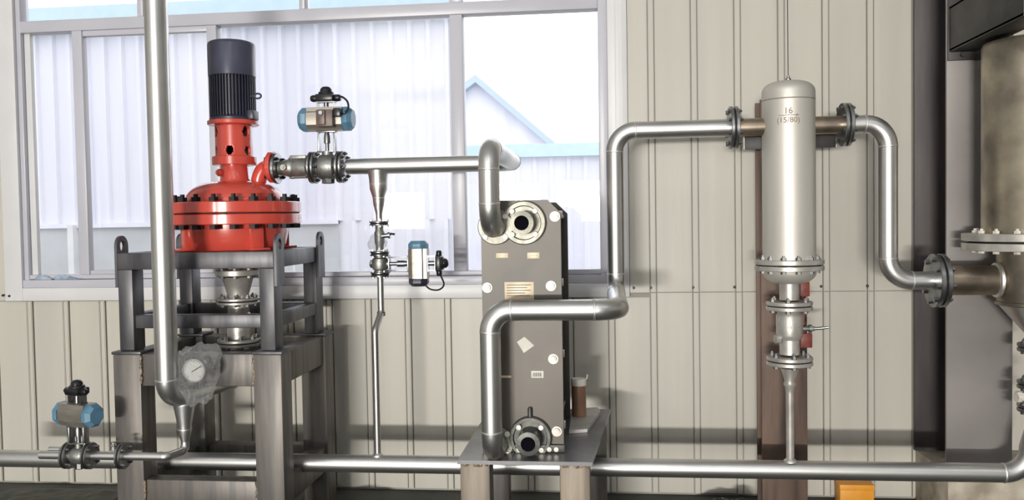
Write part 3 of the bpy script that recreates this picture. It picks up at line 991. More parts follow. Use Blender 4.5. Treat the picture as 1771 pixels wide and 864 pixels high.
def actuated_valve(M, name, label, spc, Rf, pr, ha, s, hsw, group, solenoid=None, cable=None, nb=4, t=0.012, mt='fitting', cap_lo='blue_cap', twist=0.0):
    """local x = flow, z = stem; ha = height of the actuator axis, s = its scale, hsw = height of the switch box"""
    r = root(name, label, 'valve', None, M, group)

    def lp(nm, bm, mm, parent=r, **kw):
        bmesh.ops.transform(bm, matrix=M, verts=bm.verts)
        return part(nm, bm, mm, parent, **kw)
    TW = Matrix.Rotation(math.radians(twist), 4, 'Z')

    def la(nm, bm, mm, parent=r, **kw):
        bmesh.ops.transform(bm, matrix=TW, verts=bm.verts)
        return lp(nm, bm, mm, parent, **kw)
    h = spc / 2
    lp('valve_body', lathe(B(), [(pr * 1.25, -h), (pr * 1.3, -h * 0.62), (pr * 1.75, -h * 0.5), (pr * 1.9, -h * 0.2), (pr * 1.9, h * 0.2), (pr * 1.75, h * 0.5), (pr * 1.3, h * 0.62), (pr * 1.25, h)], axis=(1, 0, 0), seg=32), 'cast_steel')
    fxw, fyw = (M.to_3x3() @ V((1, 0, 0))), None
    for sx in (-1, 1):
        flange_pair(r, M @ V((sx * h, 0, 0)), fxw, Rf, t, nb, Rf * 0.13, mt, 'fitting', 0.785)
    lp('bottom_cap', lathe(B(), disc(pr * 0.95, -Rf * 1.02, -pr * 1.4, 0.003), seg=8), mt)
    lp('neck', lathe(B(), [(pr * 0.8, pr * 1.5), (pr * 0.8, Rf * 0.95), (0, Rf * 0.95)], seg=20), 'cast_steel')
    z0, z1 = Rf * 0.92, ha - 0.047 * s
    bw = 0.032 * s
    bm = box(B(), -bw - 0.008, bw + 0.008, -0.02, 0.02, z0, z0 + 0.005, 0.001)
    box(bm, -bw - 0.008, bw + 0.008, -0.022, 0.022, z1 - 0.005, z1, 0.001)
    for sx in (-1, 1):
        box(bm, sx * bw - 0.003, sx * bw + 0.003, -0.02, 0.02, z0, z1, 0.001)
    lp('bracket', bm, mt)
    lp('stem', lathe(B(), [(0.009, z0 - 0.01), (0.009, z0 + (z1 - z0) * 0.4), (0.015, z0 + (z1 - z0) * 0.42), (0.015, z0 + (z1 - z0) * 0.75), (0.009, z1)], seg=12), 'fitting')
    # actuator
    L, hh = 0.072 * s, 0.046 * s
    MA = Matrix.Translation(V((-L, 0, ha))) @ Matrix(((0, 0, 1, 0), (1, 0, 0, 0), (0, 1, 0, 0), (0, 0, 0, 1)))
    outl = [(-0.026, -0.046), (0.026, -0.046), (0.03, -0.036), (0.041, -0.024), (0.043, 0), (0.041, 0.024), (0.036, 0.03), (0.034, 0.046), (-0.034, 0.046), (-0.036, 0.03), (-0.041, 0.024), (-0.043, 0), (-0.041, -0.024), (-0.03, -0.036)]
    outl = [(a_ * s, b_ * s) for a_, b_ in outl]
    la('actuator_body', prism(B(), outl, MA, 2 * L), 'actuator_alu', angle=25)
    for sx in (-1, 1):
        bm = B()
        lathe(bm, [(0.048 * s, 0.0), (0.05 * s, 0.004 * s), (0.05 * s, 0.022 * s), (0.036 * s, 0.038 * s), (0, 0.038 * s)], V((sx * L, 0, ha)), (sx, 0, 0), 8, PI / 8)
        la('end_cap', bm, 'blue_cap' if sx > 0 else cap_lo, angle=25)
    # limit switch box on top
    zt = ha + 0.046 * s
    bm = box(B(), -0.04 * s, 0.04 * s, -0.018, 0.018, zt, zt + 0.003)
    for sx in (-1, 1):
        box(bm, sx * 0.034 * s - 0.003, sx * 0.034 * s + 0.003, -0.016, 0.016, zt, hsw - 0.016 * s)
    box(bm, -0.04 * s, 0.04 * s, -0.018, 0.018, hsw - 0.019 * s, hsw - 0.016 * s)
    lathe(bm, [(0.012, zt), (0.012, hsw - 0.02 * s)], seg=12)
    la('switch_bracket', bm, mt)
    sw = la('limit_switch', lathe(box(B(), -0.037 * s, 0.037 * s, -0.033 * s, 0.033 * s, hsw - 0.016 * s, hsw + 0.013 * s, 0.006 * s), [(0.033 * s, hsw + 0.012 * s), (0.03 * s, hsw + 0.022 * s), (0.024 * s, hsw + 0.024 * s)], seg=24), 'black_plastic')
    la('indicator_dome', lathe(B(), [(0.024 * s, hsw + 0.022 * s), (0.023 * s, hsw + 0.034 * s), (0.015 * s, hsw + 0.043 * s), (0, hsw + 0.046 * s)], seg=24), 'black_plastic', sw)
    for sx in (-1, 1):
        la('cable_gland', lathe(B(), [(0.011 * s, 0.03 * s), (0.014 * s, 0.034 * s), (0.014 * s, 0.055 * s), (0.01 * s, 0.062 * s), (0, 0.062 * s)], V((0, -0.005, hsw - 0.002 * s)), (sx, 0, 0), 10), 'black_plastic', sw)
    if solenoid:
        x0, x1, z0_, z1_ = solenoid
        so = la('solenoid_valve', box(box(B(), x0 * s, x1 * s, -0.075 * s, -0.036 * s, ha + z0_ * s, ha + z1_ * s, 0.004), (x0 + 0.012) * s, (x0 + 0.04) * s, -0.085 * s, -0.07 * s, ha - 0.03 * s, ha + 0.03 * s, 0.003), 'solenoid_brown')
        la('coil', box(B(), x1 * s, (x1 + 0.03) * s, -0.07 * s, -0.035 * s, ha + 0.002 * s, ha + 0.036 * s, 0.004), 'black_plastic', so)
        la('port_fitting', lathe(B(), [(0.008 * s, 0), (0.008 * s, 0.012), (0, 0.012)], V(((x0 + 0.026) * s, -0.085 * s, ha + 0.016 * s)), (0, -1, 0), 8), 'fitting', so)
    if cable:
        la('cable', tube(B(), spline([V(c) for c in cable], 8), 0.0042 * s, 8), 'black_plastic')
    return r


GV = 'actuated ball valves'
# -- left drain line: flows along x in front of the stand
vk = S(1, 140, 787, RY)
vz = P(140, 787, RY).z
vxc = P(137, 787, RY).x
Mv = frame_M((vxc, RY, vz), (1, 0, 0), (0, 0, 1))
v1 = actuated_valve(Mv, 'actuated_ball_valve', 'ball valve with blue capped actuator on the drain line at bottom left', 39 * vk, 23 * vk, 8 * vk, 72 * vk, 1.0, 113 * vk, GV, nb=4, t=0.009, twist=-17)
dl = root('drain_pipe', 'thin stainless drain pipe from the riser reducer to the bottom left valve', 'pipe', (P(260, 790, RY).x, RY, vz - 0.02))
tail = P(70, 786, RY)
pr_ = 7.2 * vk
pipe_run(dl, [V((tc.x, tc.y, zq[6] + 0.002)), V((tc.x, tc.y, vz)), V((tc.x - 0.03, RY, vz)), V((vxc + 24 * vk, RY, vz))], pr_, [0.028, 0.02], 'stainless', seams=False, seg=18)
part('pipe', tube(B(), [V((vxc - 24 * vk, RY, vz)), V((tail.x, RY, vz))], pr_, 18), 'stainless', dl)
part('pipe_stub', tube(B(), [V((vxc - 24 * vk, RY + 0.03, vz + 0.016)), V((tail.x + 0.02, RY + 0.03, vz + 0.016))], pr_ * 0.7, 14), 'stainless', dl)
flange_pair(dl, V((P(213, 788, RY).x, RY, vz)), (1, 0, 0), 22 * vk, 0.009, 4, 3.2 * vk, 'fitting', 'fitting', 0.785)

bl = V((P(197, 780, RY).x, RY, vz + pr_ * 0.8))
part('bleed_cock', lathe(B(), [(0.008, 0), (0.008, 0.012), (0.013, 0.014), (0.013, 0.026), (0.007, 0.028), (0.007, 0.036), (0.011, 0.037), (0.011, 0.044), (0, 0.046)], bl, (0, 0, 1), 10), 'cast_steel', dl)
part('bleed_handle', tube(B(), [bl + V((-0.016, -0.004, 0.034)), bl + V((0.012, -0.004, 0.042))], 0.0035, 8), 'cast_steel', dl)

# -- pump discharge line
dy = -0.57
dz = P(560, 289, dy).z
sc1 = S(1, 565, 289, dy)
ch = root('check_valve', 'grey flanged check valve between the red pump outlet and the actuated valve', 'valve', (P(500, 289, dy).x, dy, dz - 0.07))
c0 = V((fc.x + 0.016, dy, dz))
part('inlet_flange', lathe(B(), disc(27 * sc1, 0.003, 0.02, 0.003), c0, (1, 0, 0), 40), 'fitting', ch)
part('gasket', lathe(B(), disc(25 * sc1, 0.0, 0.003, 0.0004), c0, (1, 0, 0), 40), 'gasket', ch)
bolts(ch, c0 + V((0.0, 0, 0)), (1, 0, 0), 21.5 * sc1, 4, 3.6 * sc1, 0.045, 'black_bolt', 0.785)
xb = [P(u, 289, dy).x - c0.x for u in (483, 489, 498, 503, 505, 511, 513, 533, 536)]
part('valve_body', lathe(B(), [(12 * sc1, xb[0]), (13 * sc1, xb[1]), (15 * sc1, xb[2]), (15 * sc1, xb[3]), (19 * sc1, xb[3]), (19 * sc1, xb[4] + 0.008), (17 * sc1, xb[5]), (18 * sc1, xb[6]), (18 * sc1, xb[7]), (14 * sc1, xb[8])], c0, (1, 0, 0), 32), 'cast_steel', ch)
part('cover', box(B(), c0.x + xb[4], c0.x + xb[7], dy - 0.03, dy + 0.03, dz + 15 * sc1, dz + 21 * sc1, 0.003), 'cast_steel', ch)
part('side_plug', lathe(B(), [(0.014, 0), (0.014, 0.02), (0.007, 0.02), (0.007, 0.026), (0, 0.026)], V((c0.x + xb[2] - 0.003, dy - 14 * sc1, dz)), (0, -1, 0), 8), 'port_ring', ch)
for z_ in (-17, 16):
    part('body_bolt', tube(B(), [V((c0.x + xb[3], dy - 0.02, dz + z_ * sc1)), V((c0.x + xb[7], dy - 0.02, dz + z_ * sc1))], 0.005, 8), 'fitting', ch)

Mv = frame_M((P(567, 289, dy).x, dy, dz), (1, 0, 0), (0, 0, 1))
k = sc1
actuated_valve(Mv, 'actuated_ball_valve', 'ball valve with blue capped actuator and cable loop on the red pump outlet', 49 * k, 28 * k, 12 * k, 82 * k, 1.16, 119 * k, GV,
               solenoid=(-0.02, 0.048, -0.036, 0.03), cable=[(0.055, -0.006, 119 * k), (0.08, -0.02, 119 * k + 0.0), (0.112, -0.04, 110 * k), (0.122, -0.06, 97 * k), (0.105, -0.07, 89 * k), (0.085, -0.06, 88 * k)], nb=8, t=0.012)

# -- discharge pipe to the heat exchanger
XF = -1.42                      # plane of the pipes in front of the exchanger
EY = -1.24                      # front face of its end plate
px_in = P(846, 330, XF).x
ek = S(1, 846, 330, XF)
r1 = 0.0375
pin = root('discharge_pipe', 'horizontal stainless pipe from the pump valve to the upper exchanger port', 'pipe', (P(740, 284, dy).x, dy, dz - r1))
xr0 = P(600, 289, dy).x
part('reducer', lathe(B(), [(13 * sc1, 0), (13.5 * sc1, 0.012), (r1 * 0.98, 0.075), (r1, 0.09)], V((xr0, dy, dz)), (1, 0, 0), 32), 'stainless', pin)
port_z = P(852, 392, EY).z
pipe_run(pin, [V((xr0 + 0.085, dy, dz)), V((px_in, dy, dz)), V((px_in, XF, dz)), V((px_in, XF, port_z)), V((px_in, EY - 0.025, port_z))], r1, [0.08, 0.078, 0.085], 'stainless')
# tee and branch downwards
bx = P(654, 300, dy).x


def bzv(v):
    return P(655, v, dy).z


bk = S(1, 655, 400, dy)
part('tee_branch', lathe(B(), [(18.5 * bk, dz - 0.02), (16.5 * bk, bzv(305)), (15.3 * bk, bzv(318)), (15.3 * bk, bzv(320))], V((bx, dy, 0)), seg=28), 'stainless', pin)
for v in (318, 342):
    part('weld_seam', lathe(B(), [(10 * bk, -0.003), ((15.9 if v == 318 else 10.8) * bk, -0.0015), ((15.9 if v == 318 else 10.8) * bk, 0.0015), (10 * bk, 0.003)], V((bx, dy, bzv(v))), seg=28), 'weld', pin)
part('branch_reducer', lathe(B(), [(15.3 * bk, bzv(319)), (15 * bk, bzv(327)), (10.5 * bk, bzv(341)), (10 * bk, bzv(348)), (9.5 * bk, bzv(353)), (5.5 * bk, bzv(370)), (5.5 * bk, bzv(382))], V((bx, dy, 0)), seg=28), 'stainless', pin)
# hand valve in the branch
hv = root('hand_valve', 'small flanged hand valve with side lever hanging under the discharge pipe', 'valve', (bx, dy, bzv(432)))
flange_pair(hv, V((bx, dy, bzv(386))), (0, 0, 1), 17 * bk, 3.0 * bk, 4, 2.8 * bk, 'fitting', 'fitting', 0.4, gap=0.004)
part('valve_body', lathe(B(), [(7 * bk, bzv(432)), (7 * bk, bzv(424)), (8.5 * bk, bzv(420)), (9 * bk, bzv(402)), (7 * bk, bzv(398)), (7 * bk, bzv(390))], V((bx, dy, 0)), seg=24), 'cast_steel', hv)
part('lever_hub', lathe(B(), [(0.011, 0), (0.011, 0.03), (0.015, 0.03), (0.015, 0.04), (0, 0.04)], V((bx + 5 * bk, dy - 0.01, bzv(408))), (1, 0, 0.1), 12), 'fitting', hv)
part('lever', tube(B(), [V((bx + 18 * bk, dy - 0.012, bzv(407))), V((bx + 22 * bk, dy - 0.02, bzv(404))), V((bx + 29 * bk, dy - 0.03, bzv(405)))], 0.005, 8), 'wire', hv)
fl = part('plastic_film', crumple((bx - 4 * bk, dy - 0.01, bzv(418)), (15 * bk, 0.022, 13 * bk), 9.3, 3, 0.4), 'plastic_film', None, angle=20)
tag(fl, 'torn clear plastic film round the small hand valve under the discharge pipe', 'plastic film')
# actuated valve lying on its side
Mv = frame_M((bx, dy, bzv(456)), (0, 0, 1), (1, 0, 0))
k = bk
actuated_valve(Mv, 'actuated_ball_valve', 'small ball valve with sideways actuator on the branch before the window', 36 * k, 17 * k, 7.5 * k, 68 * k, 0.95, 104 * k, GV,
               solenoid=(-0.03, 0.04, -0.02, 0.03), cable=[(-0.03, -0.012, 105 * k), (-0.055, -0.014, 105 * k), (-0.1, -0.02, 110 * k), (-0.125, -0.03, 100 * k), (-0.122, -0.04, 84 * k), (-0.1, -0.045, 75 * k), (-0.085, -0.045, 74 * k)], nb=4, t=0.008, cap_lo='motor_paint')
# thin pipe from the branch down to the header
bp = root('branch_pipe', 'thin stainless pipe dropping from the branch valve to the low header', 'pipe', (bx, YH, hz + HR))
zj0, zj1 = bzv(540), bzv(562)
xj = P(651, 680, YH).x
pipe_run(bp, [V((bx, dy, bzv(478))), V((bx, dy, zj0)), V((xj, YH, zj1 - 0.01)), V((xj, YH, hz + HR - 0.006))], 5.6 * bk, [0.03, 0.03], 'stainless', seams=False, seg=18)
part('socket', lathe(B(), disc(7.2 * bk, bzv(546), bzv(538), 0.002), V((bx, dy, 0)), seg=18), 'fitting', bp)
part('weld_seam', lathe(B(), [(5.6 * bk, 0.012), (9 * bk, 0.004), (9.5 * bk, -0.004)], V((xj, YH, hz + HR - 0.002)), seg=18), 'weld', bp)

# ================================================================== table under the exchanger
TY0, TY1 = -1.38, -0.5
tx0, tx1 = P(791, 797, TY0).x, P(1024, 797, TY0).x
tz = P(900, 797, TY0).z
tb = root('steel_table', 'low heavy steel plate table under the plate heat exchanger', 'table', ((tx0 + tx1) / 2, (TY0 + TY1) / 2, FZ))
part('table_top', prism(B(), [(tx0, TY0), (tx1, TY0), (tx1 + 0.07, TY1), (tx0, TY1)], Matrix.Translation(V((0, 0, tz - 0.014))), 0.014), 'table_plate', tb, smooth=False)
tl = S(52, 820, 830, TY0)
for x in (tx0 + 0.008, tx1 - tl - 0.008):
    part('leg', box(B(), x, x + tl, TY0 + 0.01, TY0 + 0.11, FZ, tz - 0.014, 0.004), 'leg_steel', tb)
for x in (tx0 + 0.008, tx1 - 0.09 + 0.05):
    part('leg', box(B(), x, x + 0.09, TY1 - 0.1, TY1 - 0.015, FZ, tz - 0.014, 0.004), 'mill_steel', tb)
part('rail', box(B(), tx0 + 0.03, tx0 + 0.08, TY0 + 0.11, TY1 - 0.1, tz - 0.074, tz - 0.014, 0.003), 'mill_steel', tb)
part('rail', box(B(), tx1 - 0.08, tx1 - 0.03, TY0 + 0.11, TY1 - 0.1, tz - 0.074, tz - 0.014, 0.003), 'mill_steel', tb)
for x in (tx0 + 0.008, tx1 - tl - 0.008):
    for a_, b_ in ((0.1, 0.3), (0.45, 0.75), (0.85, 1.0)):
        pts = [V((x + tl * (a_ + (b_ - a_) * k / 6), TY0 + 0.008, tz - 0.017 + random.uniform(-0.003, 0.0))) for k in range(7)]
        part('weld_bead', tube(B(), pts, [0.004 + random.uniform(0, 0.003) for _ in pts], 8), 'weld_bead', tb)

# ================================================================== plate heat exchanger
exw = S(138, 900, 560, EY)
exc = P(903, 560, EY).x
ez0, ez1 = tz + 0.001, P(900, 346, EY).z
hx_ = root('plate_heat_exchanger', 'tall dark grey plate heat exchanger standing on the steel table', 'heat exchanger', (exc, -0.95, tz))
x0, x1 = exc - exw / 2, exc + exw / 2
ch_ = 0.05
poly = [(x0, ez0), (x1, ez0), (x1, ez1 - ch_), (x1 - ch_, ez1), (x0 + ch_, ez1), (x0, ez1 - ch_)]
MY = Matrix(((1, 0, 0, 0), (0, 0, 1, EY), (0, 1, 0, 0), (0, 0, 0, 1)))
bm = prism(B(), poly, MY, 0.03)
part('front_plate', bm, 'exchanger_plate', hx_, smooth=False)
YBk = -0.68
part('back_plate', prism(B(), poly, Matrix.Translation(V((0, YBk - EY, 0))) @ MY, 0.03), 'exchanger_plate', hx_, smooth=False)
bm = B()
npl = 56
for k in range(npl):
    ya_ = EY + 0.031 + (YBk - EY - 0.032) * k / npl
    yb_ = EY + 0.031 + (YBk - EY - 0.032) * (k + 0.62) / npl
    box(bm, x0 + 0.028, x1 - 0.028, ya_, yb_, ez0 + 0.04, ez1 - 0.07)
box(bm, x0 + 0.034, x1 - 0.034, EY + 0.031, YBk, ez0 + 0.046, ez1 - 0.076)
part('plate_pack', bm, 'exchanger_core', hx_, smooth=False, kind='stuff')
part('carrying_bar', box(B(), exc - 0.02, exc + 0.02, EY + 0.031, YBk, ez1 - 0.06, ez1 - 0.02, 0.002), 'stand_steel', hx_)
# tie rods with their washers and nuts
nutm = B()
lathe(nutm, [(0, -0.026), (0.009, -0.026), (0.009, -0.02), (0.013, -0.02), (0.013, -0.006), (0.0195, -0.006), (0.0195, 0.0)], axis=(0, 1, 0), seg=20)
bmesh.ops.recalc_face_normals(nutm, faces=nutm.faces)
nme = bpy.data.meshes.new('nut')
nutm.to_mesh(nme)
nutm.free()
finish(nme, 'white_nut')
for u, v in ((840, 497), (953, 494), (957, 620), (846, 622), (966, 374), (838, 375), (963, 745), (848, 746)):
    q = P(u, v, EY)
    q.x = min(max(q.x, x0 + 0.02), x1 - 0.02) if not 360 < v < 380 else q.x
    q.x = max(min(q.x, x1 - 0.021), x0 + 0.021)
    rod = part('tie_rod', tube(B(), [V((q.x, EY + 0.028, q.z)), V((q.x, YBk + 0.08, q.z))], 0.0085, 12), 'fitting', hx_)
    place('nut', nme, Matrix.Translation(V((q.x, EY, q.z))), rod)
    if q.x > exc:
        part('plate_hook', box(B(), x1 - 0.014, x1 + 0.004, EY + 0.06, EY + 0.085, q.z - 0.006, q.z + 0.022, 0.002), 'cut_edge', hx_)
# ports
def port(u, v, R, r, name, mring, stub, y1, bolts_=True, bR=0.74):
    q = P(u, v, EY - 0.02)
    c = V((q.x, EY, q.z))
    p_ = part(name, lathe(B(), [(0, 0.0), (R, 0.0), (R, -0.022), (R - 0.004, -0.026), (r * 1.25, -0.026), (r * 1.2, -0.03), (r, -0.03)] if not stub else [(R, 0.0), (R, -0.022), (R - 0.004, -0.026), (r * 1.5, -0.026), (r * 1.42, -0.012), (r, -0.012), (r, -0.11), (r * 0.62, -0.112), (r * 0.62, -0.02), (0, -0.02)], c, (0, 1, 0), 44), mring, hx_)
    if stub:
        part('bore_shade', lathe(B(), [(0, -0.1), (r * 0.615, -0.1), (r * 0.615, -0.099)], c, (0, 1, 0), 28), 'bore_shade', p_)  # black disc stands in for the shade inside the stub
    if bolts_:
        for k in range(4):
            a_ = PI / 4 + k * PI / 2
            part('stud', lathe(B(), [(0, -0.036), (0.0095, -0.035), (0.0105, -0.026), (0.0105, -0.02)], c + V((R * bR * math.cos(a_), 0, R * bR * math.sin(a_))), (0, 1, 0), 14), 'white_nut', p_)
    return c


ek2 = S(1, 905, 385, EY)
cA = V((px_in, EY, port_z))
port(906, 385, 38 * ek2, 20 * ek2, 'upper_port', 'port_ring', True, 0)
pl = part('upper_port_flange', lathe(B(), disc(31 * ek2, -0.024, 0.0, 0.003, r1 * 1.02), cA, (0, 1, 0), 44), 'port_ring', hx_)
oz = P(852, 764, EY).z
cB = V((P(851, 764, XF).x, EY, oz))
part('lower_port_flange', lathe(B(), disc(28 * ek2, -0.024, 0.0, 0.003, r1 * 1.02), cB, (0, 1, 0), 44), 'port_ring', hx_)
port(917, 757, 37 * ek2, 20 * ek2, 'lower_port', 'port_dark', True, 0)
for c_ in (cA, cB):
    for k in range(4):
        a_ = PI / 4 + k * PI / 2
        part('stud', lathe(B(), [(0, -0.034), (0.0095, -0.033), (0.0105, -0.024), (0.0105, -0.02)], c_ + V((0.054 * math.cos(a_), 0, 0.054 * math.sin(a_))), (0, 1, 0), 14), 'white_nut', pl)
q = P(917, 712, EY)
part('port_lug', lathe(B(), [(0.009, -0.01), (0.009, 0.02), (0.006, 0.026), (0, 0.026)], V((q.x, EY - 0.012, q.z - 0.005)), (0, 0, 1), 12), 'port_dark', hx_)
part('base_foot', box(B(), x0 - 0.004, x1 + 0.004, EY - 0.02, EY - 0.001, ez0, ez0 + 0.028, 0.002), 'port_dark', hx_)
for u in (852, 951, 963):
    q = P(u, 779, EY)
    part('foot_bolt', lathe(B(), [(0, -0.034), (0.009, -0.033), (0.01, -0.022), (0.01, -0.018)], V((q.x, EY, ez0 + 0.014)), (0, 1, 0), 12), 'white_nut', hx_)


def plate(name, u0, u1, v0, v1, material, lab, lines=None, rot=0, th=0.0015, parent=hx_):
    a_, b_ = P(u0, v1, EY), P(u1, v0, EY)
    c = V(((a_.x + b_.x) / 2, EY - th, (a_.z + b_.z) / 2))
    hw, hh = (b_.x - a_.x) / 2, (b_.z - a_.z) / 2
    M = Matrix.Translation(c) @ Matrix.Rotation(rot, 4, 'Y')
    o = part(name, box(B(), -hw, hw, 0, th, -hh, hh, 0.0003, M), material, parent, label=lab)
    if lines:
        bm = B()
        for f0, f1, z in lines:
            box(bm, hw * f0, hw * f1, -0.0006, 0.0002, z * hh - hh * 0.055, z * hh + hh * 0.055, 0, M)
        part('print', bm, 'print_grey', o, smooth=False)
    return o


plate('nameplate', 873, 923, 487, 518, 'nameplate', 'cream metal nameplate with lines of print', [(-0.85, 0.8, 0.66), (-0.85, 0.55, 0.36), (-0.85, 0.8, 0.06), (-0.85, 0.4, -0.24), (-0.85, 0.75, -0.54)])
plate('label_strip', 858, 879, 437, 446, 'nameplate', 'small cream label strip', [(-0.7, 0.7, 0.0)])
plate('label_strip', 912, 933, 436, 447, 'nameplate', 'small cream label strip', [(-0.7, 0.7, 0.0)])
plate('label_strip', 867, 884, 649, 653, 'nameplate', 'thin cream label strip')
sn = plate('serial_label', 919, 940, 641, 653, 'paper', 'small white serial label with dark print')
bm = B()
a_, b_ = P(919, 653, EY), P(940, 641, EY)
for k in range(9):
    xx = a_.x + (b_.x - a_.x) * (0.12 + 0.085 * k)
    box(bm, xx, xx + (b_.x - a_.x) * (0.05 if k % 2 else 0.03), EY - 0.0022, EY - 0.0012, a_.z + (b_.z - a_.z) * 0.22, a_.z + (b_.z - a_.z) * 0.78)
part('print', bm, 'print_dark', sn, smooth=False)
bm = B()
pts = [P(u, v, EY - 0.002) for u, v in ((894, 591), (907, 582), (924, 597), (906, 610))]
poly = [(p.x, p.z) for p in pts]
prism(bm, poly, Matrix.Translation(V((0, -0.002, 0))) @ MY, 0.0018)
part('sticker', bm, 'paper', hx_, smooth=False, label='torn white paper sticker')

# ================================================================== outlet pipe of the exchanger to the separator
YS = -0.70
lx = cB.x
zr = P(960, 536, XF).z
xk = P(1061, 536, XF).x
xrs = P(1064, 360, YS).x
rt = P(1150, 224, YS).z
sepx = P(1364, 300, YS).x
sk = S(1, 1364, 300, YS)
xfl = P(1268, 221, YS).x
po = root('exchanger_outlet_pipe', 'bent stainless pipe from the lower exchanger port up to the separator', 'pipe', (lx, XF, oz))
pipe_run(po, [V((lx, EY - 0.025, oz)), V((lx, XF, oz)), V((lx, XF, zr)), V((xrs, XF, zr)), V((xrs, YS, zr)), V((xrs, YS, rt)), V((xfl - 0.012, YS, rt))], r1, [0.085, 0.078, 0.085, 0.08, 0.09], 'stainless')

# ================================================================== separator vessel
def sz2(v):
    return P(1364, v, YS).z


zi = rt
sep = root('separator_vessel', 'upright brushed steel separator vessel on the ribbed wall', 'vessel', (sepx, YS, sz2(492)))
SO = V((sepx, YS, 0))
Rs = 44.5 * sk
part('shell', lathe(B(), [(Rs, sz2(449)), (Rs, sz2(175))], SO, seg=56), 'satin_steel', sep)
part('shell_seam', lathe(B(), [(Rs * 0.99, sz2(175.5)), (Rs * 1.004, sz2(174.6)), (Rs * 1.004, sz2(173.4)), (Rs * 0.99, sz2(172.5))], SO, seg=56), 'print_grey', sep)
pr = [(Rs, sz2(173)), (Rs, sz2(160))]
for k in range(1, 9):
    t = k / 8 * PI / 2
    pr.append((Rs * (0.42 + 0.58 * math.cos(t)) if k < 8 else Rs * 0.42, sz2(160) + (sz2(141) - sz2(160)) * math.sin(t)))
pr.append((0, sz2(139.5)))
part('top_cap', lathe(B(), pr, SO, seg=56), 'satin_steel', sep)
part('vent', lathe(B(), [(0.012, sz2(141)), (0.012, sz2(136)), (0.006, sz2(134)), (0.006, sz2(131)), (0, sz2(131))], SO, seg=14), 'fitting', sep)
flange_pair(sep, SO + V((0, 0, sz2(457.5))), (0, 0, 1), 58 * sk, 8.5 * sk, 12, 5 * sk, 'flange_white', 'fitting', 0.13, gap=0.005, seg=56)
pr = []
for k in range(9):
    t = k / 8 * PI / 2
    pr.append((16 * sk + 30 * sk * math.cos(t), sz2(467) + (sz2(490) - sz2(467)) * math.sin(t)))
part('bottom_cap', lathe(B(), pr, SO, seg=48), 'satin_steel', sep)
part('drain_nozzle', lathe(B(), [(17 * sk, sz2(486)), (16.5 * sk, sz2(518))], SO, seg=32), 'flange_white', sep)
# side nozzles
rn = r1 * 1.02
xfr = P(1462, 213, YS).x
zo = P(1440, 212, YS).z
part('inlet_nozzle', tube(B(), [V((xfl + 0.012, YS, zi)), V((sepx - Rs * 0.8, YS, zi))], rn, 28), 'heat_tint', sep)
part('outlet_nozzle', tube(B(), [V((sepx + Rs * 0.8, YS, zi)), V((xfr - 0.012, YS, zi))], rn, 28), 'heat_tint', sep)
flange_pair(sep, V((xfl, YS, zi)), (1, 0, 0), 37 * sk, 6 * sk, 8, 4.2 * sk, 'fitting', 'fitting', 0.39)
flange_pair(sep, V((xfr, YS, zi)), (1, 0, 0), 37 * sk, 6 * sk, 8, 4.2 * sk, 'fitting', 'fitting', 0.39)


def wrap(bm, zc, R, phi):
    for v in bm.verts:
        a_ = phi + v.co.x / R
        rr_ = R + v.co.z + 0.0016
        v.co = V((sepx + rr_ * math.sin(a_), YS - rr_ * math.cos(a_), zc + v.co.y))
    return bm


ph = math.atan2(-sepx, 3.8) * 1.0
ph = math.atan2(CAM.x - sepx, YS - CAM.y)
part('marking', wrap(text_mesh('16', 0.036), sz2(196.5), Rs, ph), 'marking', sep, smooth=False, label='16 over an arrow and a second line of faded figures')
part('marking', wrap(text_mesh('(15/80)', 0.032), sz2(212), Rs, ph), 'marking', sep, smooth=False)
bm = B()
for k in range(24):
    xx = -0.04 + 0.08 * k / 24
    box(bm, xx, xx + 0.08 / 24, -0.001, 0.001, -0.0004, 0.0004)
box(bm, 0.03, 0.0355, -0.004, 0.004, -0.0004, 0.0004)
box(bm, 0.0355, 0.04, -0.0024, 0.0024, -0.0004, 0.0004)
part('marking_arrow', wrap(bm, sz2(203.5), Rs, ph), 'marking', sep, smooth=False)
# hanging wire on the top vent
wr = part('hanging_wire', tube(B(), [V((sepx, YS, sz2(133))), V((sepx - 0.002, YS + 0.01, 3.2))], 0.0018, 6), 'wire', None)
tag(wr, 'thin dark wire rising from the top of the separator vessel', 'wire')

# support post and bracket
sy = -0.36
qx0, qx1 = P(1317, 600, sy).x, P(1396, 600, sy).x
sup = root('support_post', 'rusty brown steel post behind the separator vessel', 'post', ((qx0 + qx1) / 2, sy + 0.06, FZ))
zt_ = P(1310, 172, sy).z
part('front_flange', box(B(), qx0, qx1, sy, sy + 0.012, FZ, zt_, 0.002), 'rust_steel', sup)
part('web', box(B(), (qx0 + qx1) / 2 - 0.005, (qx0 + qx1) / 2 + 0.005, sy + 0.012, sy + 0.13, FZ, zt_, 0.001), 'rust_steel', sup)
part('back_flange', box(B(), qx0, qx1, sy + 0.13, sy + 0.142, FZ, zt_, 0.002), 'rust_steel', sup)
part('base_plate', box(B(), qx0 - 0.03, qx1 + 0.03, sy - 0.03, sy + 0.17, FZ, FZ + 0.012, 0.002), 'rust_steel', sup)
bry = YS + Rs + 0.006
bx0_, bx1_ = P(1287, 245, bry).x, P(1446, 245, bry).x
bz1, bz0 = P(1300, 234, bry).z, P(1300, 258, bry).z
br = root('angle_bracket', 'dark angle iron crossbar with bright cut ends behind the separator', 'bracket', ((bx0_ + bx1_) / 2, bry, bz0))
part('upright_leg', box(B(), bx0_, bx1_, bry, bry + 0.008, bz0, bz1, 0.001), 'dark_beam', br)
part('flat_leg', box(B(), bx0_, bx1_, bry, bry + 0.06, bz1 - 0.006, bz1 + 0.002, 0.001), 'dark_beam', br)
